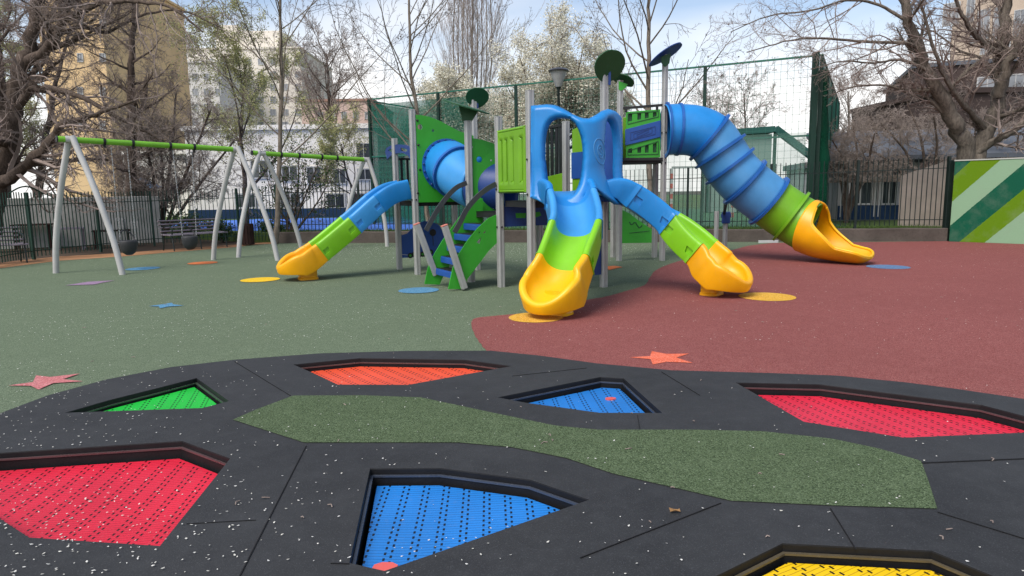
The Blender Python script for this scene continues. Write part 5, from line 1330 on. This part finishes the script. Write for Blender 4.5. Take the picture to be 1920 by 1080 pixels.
# blossom trees
PB = dict(levels=5, n=[12, 9, 7, 5], t0=[.12, .2, .2, .1], ang=[60, 46, 44, 45], lr=[.75, .6, .5, .5], rr=[.6, .5, .5, .6], seg=[5, 7, 6, 5, 3], wob=[.05, .09, .13, .18, .2], up=[.03, .055, .04, .02, 0], rmin=.008, tl=2)
def blossom(seed, px, Y, pyt, py0, r0, label, W, drop, per, size=.068):
    P = dict(PB); P['n'] = [3, 17, 8, 5]; P['lr'] = [.3, .50, .5, .5]; P['ang'] = [45, 48, 44, 45]
    t = Tree(seed, P); p = D(px, 400, Y); p.z = .3; h = D(px, py0, Y); t.limb([p, p.lerp(h, .6), h], r0, r0 * .75)
    for k, (f, dy, dz) in enumerate(((-1, .95, .4), (-.72, .5, -1), (-.42, .22, .9), (-.12, .0, -.5), (.2, .06, .7), (.5, .3, -.9), (.78, .6, .6), (1, 1.05, -.3), (-.6, 1.1, 1.2), (.45, 1.0, 1.2))):
        q = D(px + f * W, pyt + dy * drop, Y + dz * W / 60); m_ = h.lerp(q, .45) + UP * (.35 * (1 - abs(f))) + Vector((.25 * f, 0, 0)); t.limb([h, h.lerp(m_, .5) + UP * .1, m_, q], r0 * .5, .015, 1)
    lm = MB(); t.leaves(lm, size, per, .13, 1.1)
    return t.done('blossoming_tree', label, Vector((p.x, p.y, 0)), BARK_D, TWIG_D, 'blossoming trees', (lm, BLOSSOM), 'blossom')
blossom(41, 1045, 31, 52, 285, .17, 'tallest and broadest blossoming tree, behind the street lamp', 100, 105, 8)
blossom(42, 848, 29, 152, 300, .13, 'blossoming tree behind the green board of the tunnel', 62, 80, 8)
blossom(43, 945, 36, 190, 310, .13, 'low blossoming tree between the broad one and the one behind the tunnel board', 45, 60, 7)
blossom(44, 1130, 34, 150, 300, .13, 'blossoming tree behind the green leaf roofs', 45, 80, 7)
# yellow green leafing tree
PW = dict(PB); PW['ang'] = [42, 42, 42, 45]; PW['up'] = [.03, .05, -.01, -.03, -.05]; PW['n'] = [9, 8, 7, 5]; PW['rmin'] = .006
t = Tree(51, PW); Y = 27; p = D(462, 420, Y); p.z = .2; t.limb([p, D(460, 350, Y), D(452, 270, Y), D(455, 190, Y), D(462, 120, Y)], .12, .03); lm = MB(); t.leaves(lm, .034, 6, .10, 2.6)
t.done('leafing_tree', 'bushy tree with young yellow green leaves above the nearer swing', Vector((p.x, p.y, 0)), BARK_D, TWIG_D, None, (lm, YLEAF))
t = Tree(52, PW); Y = 33; p = D(690, 420, Y); p.z = .3; t.limb([p, D(655, 340, Y), D(645, 300, Y), D(640, 270, Y)], .07, .02); lm = MB(); t.leaves(lm, .036, 3, .08, 2.4)
t.done('leafing_tree', 'low yellow green shrub tree against the white building', Vector((p.x, p.y, 0)), BARK_D, TWIG_D, None, (lm, YLEAF))
# dark shrubby tree by second swing
PS = dict(levels=4, n=[7, 6, 5], t0=[.15, .2, .2], ang=[45, 45, 45], lr=[.55, .5, .5], rr=[.6, .55, .6], seg=[6, 6, 5, 3], wob=[.10, .14, .18, .2], up=[.02, .05, .03, .0], rmin=.006, tl=1)
for sd, px, Yb, tops, lab in ((61, 548, 21.6, [(520, 300), (560, 290), (600, 300), (625, 330), (500, 330)], 'dark many stemmed shrub tree behind the second swing frame'),):
    t = Tree(sd, PS); p = D(px, 432, Yb); p.z = .3
    for k, (tx, ty) in enumerate(tops): q = D(tx, ty, Yb + .4 * math.sin(k * 2)); t.limb([p + Vector((.08 * k - .16, 0, 0)), p.lerp(q, .4) + Vector((.25 * math.sin(k * 3), .1, 0)), q], .05, .012, 0)
    lm = MB(); t.leaves(lm, .05, 1, .06, 1.6); t.done('shrub_tree', lab, Vector((p.x, p.y, 0)), BARK_D, TWIG_D, None, (lm, SHRUBL))
# big tangled trees on the left
PT = dict(levels=5, n=[14, 14, 9, 6], t0=[.18, .12, .1, .1], ang=[52, 50, 50, 48], lr=[.5, .5, .5, .5], rr=[.42, .5, .55, .65], seg=[6, 8, 7, 5, 3], wob=[.06, .13, .18, .22, .22], up=[.0, .02, .015, .01, .0], rmin=.0042, tl=1, len1=6.0, flat=.8, zmin=1.1)
t = Tree(71, PT); Y = 18.8; base = D(-40, 440, Y); base.z = 0
t.limb([base, D(-10, 350, Y), D(20, 240, Y), D(25, 190, Y), D(45, 120, Y), D(66, 40, Y), D(80, -60, Y)], .36, .12)
t.limb([D(-10, 345, Y), D(25, 330, Y - .4), D(75, 285, Y - .8), D(120, 235, Y - 1.2), D(180, 215, Y - 1.6), D(250, 190, Y - 2)], .19, .03, 1)
t.limb([D(22, 215, Y), D(60, 170, Y - .3), D(110, 168, Y - .6), D(160, 185, Y - 1), D(230, 225, Y - 1.2), D(300, 262, Y - 1.3)], .13, .025, 1)
t.limb([D(46, 120, Y), D(85, 95, Y - .3), D(110, 60, Y - .5), D(128, -10, Y - .6), D(140, -80, Y - .6)], .15, .06, 0)
t.limb([D(70, 20, Y), D(130, 30, Y - .8), D(190, 5, Y - 1.5), D(250, 4, Y - 2), D(320, 14, Y - 2.4), D(380, 60, Y - 2.6)], .10, .02, 1)
t.limb([D(100, 70, Y), D(150, 50, Y + .6), D(200, 60, Y + 1), D(260, 30, Y + 1.4), D(340, 20, Y + 1.6), D(410, 50, Y + 1.6)], .08, .018, 1)
t.limb([D(20, 240, Y), D(0, 150, Y + .6), D(-30, 60, Y + 1), D(-60, -60, Y + 1.4)], .22, .08, 0)
t.done('old_tree', 'huge dark old tree with tangled bare branches at the left edge', Vector((base.x, base.y, 0)), BARK_D, TWIG_D, 'tangled bare trees on the left')
PT2 = dict(PT); PT2['n'] = [24, 12, 8, 5]; PT2['len1'] = 4.6; PT2['up'] = [.02, .03, .01, .0, .0]
t = Tree(72, PT2); Y = 23; base = D(248, 430, Y); base.z = 0
t.limb([base, D(247, 330, Y), D(246, 230, Y), D(245, 140, Y), D(252, 50, Y), D(256, -60, Y)], .20, .06)
t.done('old_tree', 'straight dark trunk with tangled twigs behind the canopy, right of the ochre tower', Vector((base.x, base.y, 0)), BARK_D, TWIG_D, 'tangled bare trees on the left')
PT3 = dict(PT); PT3['n'] = [15, 12, 9, 5]; PT3['len1'] = 3.6
t = Tree(73, PT3); Y = 24; base = D(300, 430, Y); base.z = 0
for tx, ty, r_ in ((190, 260, .075), (255, 190, .07), (330, 175, .08), (395, 205, .075), (440, 262, .07), (300, 245, .06), (225, 300, .06)):
    q = D(tx, ty, Y + rng.uniform(-1, 1)); t.limb([base, base.lerp(q, .45) + Vector((.1, 0, .2)), q], r_, .03, 0)
t.done('old_tree', 'low spreading bare tree over the left fence behind the slatted bench', Vector((base.x, base.y, 0)), BARK_D, TWIG_R, 'tangled bare trees on the left')
PT4 = dict(PT3); PT4['len1'] = 4.5
t = Tree(74, PT4); Y = 30; base = D(60, 430, Y); base.z = 0
t.limb([base, D(80, 300, Y), D(100, 180, Y), D(130, 60, Y)], .2, .05)
t.done('old_tree', 'bare tree with upright tangled twigs behind the huge old tree, before the ochre tower', Vector((base.x, base.y, 0)), BARK_D, TWIG_R, 'tangled bare trees on the left')
t = Tree(75, PT4); Y = 29; base = D(10, 430, Y); base.z = 0
t.limb([base, D(15, 300, Y), D(10, 180, Y), D(-10, 40, Y)], .2, .05); lm = MB(); t.leaves(lm, .035, 2, .1, 2.4)
t.done('old_tree', 'leafing tree filling the left edge behind the plaster wall', Vector((base.x, base.y, 0)), BARK_D, TWIG_D, 'tangled bare trees on the left', (lm, YLEAF))
# big tree on the right
PR = dict(levels=5, n=[12, 15, 8, 5], t0=[.22, .15, .15, .15], ang=[52, 46, 46, 46], lr=[.55, .5, .45, .45], rr=[.38, .5, .55, .65], seg=[6, 8, 7, 5, 3], wob=[.05, .11, .15, .2, .22], up=[.0, .035, .03, .02, .0], rmin=.0042, tl=1, len1=3.6, flat=.8, zmin=1.9)
t = Tree(81, PR); Y = 18.6; base = D(1818, 420, Y); base.z = 0
def TD(l): return [D(a, b, Y + (c if len(x) > 2 else 0)) for x in l for a, b, c in [(x[0], x[1], x[2] if len(x) > 2 else 0)]]
t.limb([base, D(1812, 300, Y), D(1790, 235, Y - .2), D(1765, 185, Y - .4), D(1740, 140, Y - .5), D(1722, 85, Y - .6), D(1695, 20, Y - .7), D(1680, -70, Y - .8)], .26, .09)
t.limb([base, D(1828, 305, Y), D(1852, 240, Y + .1), D(1874, 170, Y + .2), D(1882, 90, Y + .2), D(1890, 10, Y + .2), D(1898, -80, Y + .3)], .27, .09)
t.limb(TD([(1872, 180), (1886, 130, -.2), (1908, 80, -.3), (1935, 30, -.4), (1960, -40, -.5)]), .14, .05, 0)
t.limb(TD([(1874, 100), (1850, 85, -.4), (1825, 60, -.7), (1800, 20, -.9), (1780, -40, -1)]), .085, .04, 1)
t.limb(TD([(1845, 240), (1815, 205, -.3), (1790, 175, -.6), (1765, 130, -.9), (1745, 70, -1.1), (1725, 0, -1.2)]), .09, .03, 1)
t.limb(TD([(1825, 290), (1870, 262, -.3), (1910, 238, -.5), (1960, 200, -.7), (2010, 150, -.8)]), .12, .05, 1)
t.limb(TD([(1722, 90, -.6), (1690, 80, -.8), (1620, 78, -1.0), (1540, 72, -1.2), (1470, 78, -1.4), (1400, 98, -1.6)]), .055, .012, 1)
t.limb(TD([(1735, 130, -.6), (1690, 112, -.6), (1640, 118, -.6), (1580, 115, -.5), (1520, 130, -.4)]), .045, .012, 1)
t.limb(TD([(1700, 40, -.7), (1650, 10, -.6), (1590, 0, -.6), (1520, 20, -.6), (1440, 30, -.5), (1370, 60, -.5)]), .045, .012, 1)
t.limb(TD([(1760, 180, -.4), (1720, 180, .2), (1660, 160, .6), (1590, 165, 1), (1540, 190, 1.2)]), .05, .014, 1)
t.limb(TD([(1868, 150, .2), (1840, 110, .6), (1800, 95, .9), (1750, 60, 1.2), (1700, 50, 1.4)]), .05, .014, 1)
t.done('spreading_tree', 'big spreading bare tree with forked trunk behind the striped wall', Vector((base.x, base.y, 0)), BARK_M, TWIG_D)
# thicket of brown twigs over right fence
PK = dict(levels=5, n=[11, 10, 6, 4], t0=[.15, .1, .1, .1], ang=[50, 50, 50, 50], lr=[.5, .5, .5, .5], rr=[.45, .5, .55, .7], seg=[5, 6, 6, 4, 3], wob=[.08, .14, .18, .22, .22], up=[.01, -.01, -.03, -.03, .0], rmin=.0045, tl=0, len1=3.0, zmin=1.6)
for sd, px, Yb, tp_, lab in ((91, 1735, 22.5, [(1650, 230), (1700, 190), (1750, 210), (1610, 270)], 'drooping thicket of brown twigs above the right fence, nearest the striped wall'), (92, 1650, 25, [(1590, 240), (1630, 210), (1690, 235), (1560, 275)], 'drooping brown twig thicket before the dark brown block'), (94, 1585, 21.8, [(1560, 262), (1600, 235), (1640, 250), (1540, 300)], 'brown twig thicket beside the corner post of the court fence'), (95, 1790, 24.5, [(1740, 205), (1780, 190), (1830, 215)], 'brown twig thicket behind the forked trunk'), (93, 1860, 23, [(1800, 250), (1850, 220), (1910, 250)], 'brown twig thicket over the striped wall')):
    t = Tree(sd, PK); p = D(px, 430, Yb); p.z = .3
    for k, (tx, ty) in enumerate(tp_): q = D(tx, ty, Yb + .6 * math.sin(k * 2.3)); t.limb([p, p.lerp(q, .5) + Vector((.2, 0, .4)), q], .07, .02, 0)
    t.done('shrub_thicket', lab, Vector((p.x, p.y, 0)), BARK_D, TWIG_R, 'brown twig thickets on the right')
# bare saplings behind court and low shrubs in the lawn
for sd, px, Yb, ty, lab in ((101, 1395, 40, 175, 'faint bare tree far behind the court fence, above the tube slide'), (102, 1330, 44, 190, 'faint bare tree far behind the court, left of the other faint one'), (103, 1590, 36, 170, 'faint bare tree right of the court corner post')):
    t = Tree(sd, P2_); p = D(px, 380, Yb); p.z = .3; t.limb([p, D(px, 330, Yb), D(px + 3, 260, Yb), D(px, ty, Yb)], .14, .03); t.done('bare_tree', lab, Vector((p.x, p.y, 0)), BARK_M, TWIG_R, 'faint bare trees beyond the court')
sr = random.Random(5)
for k, (px, Yo, h_, lab) in enumerate(((350, -.6, .9, 'low dark green shrub behind the slatted bench'), (410, -.5, .7, 'low shrub between the bench and the bin'), (490, .5, .6, 'low leafy shrub behind the second swing leg'), (160, 1.2, .8, 'dark green bush behind the plaster wall tables'))):
    p = G(px, 456); p = Vector((p.x, p.y + .8 + Yo, 0)); lm = MB(); st = MB()
    for i in range(26):
        a = sr.uniform(0, 6.28); d_ = Vector((math.cos(a) * sr.uniform(.1, .6), math.sin(a) * sr.uniform(.1, .6), h_ * sr.uniform(.5, 1.1))); st.tube([p, p + d_ * .6 + UP * .05, p + d_], .006, 3)
        for j in range(45):
            q = p + d_ * sr.uniform(.25, 1.05) + Vector((sr.gauss(0, .07), sr.gauss(0, .07), sr.gauss(0, .06))); ax = Vector((sr.gauss(0, 1), sr.gauss(0, 1), sr.gauss(0, 1))).normalized(); b_ = ax.orthogonal(); z = .035 * sr.uniform(.7, 1.4)
            lm.add([q - ax * z, q + b_ * z * .5, q + ax * z, q - b_ * z * .5], [(0, 1, 2, 3)])
    t = thing('shrub', lab, 'shrub', p, 'low shrubs along the left fence'); st.build('stem', TWIG_D, t); lm.build('foliage', SHRUBL, t)
# grass on the raised lawn
m = MB(); gr = random.Random(9)
for i in range(9000):
    s_ = gr.uniform(-.3, KLEN); p = kp(s_, .24 + abs(gr.gauss(0, .6)), .30); h_ = gr.uniform(.04, .13); a = gr.uniform(0, 3.14); w_ = .008
    dx, dy = math.cos(a) * w_, math.sin(a) * w_; l = Vector((gr.gauss(0, .03), gr.gauss(0, .03), h_))
    m.add([(p.x - dx, p.y - dy, p.z), (p.x + dx, p.y + dy, p.z), tuple(p + l)], [(0, 1, 2)])
stuff(m.build('grass', GRASSB), 'short green grass behind the low wall')
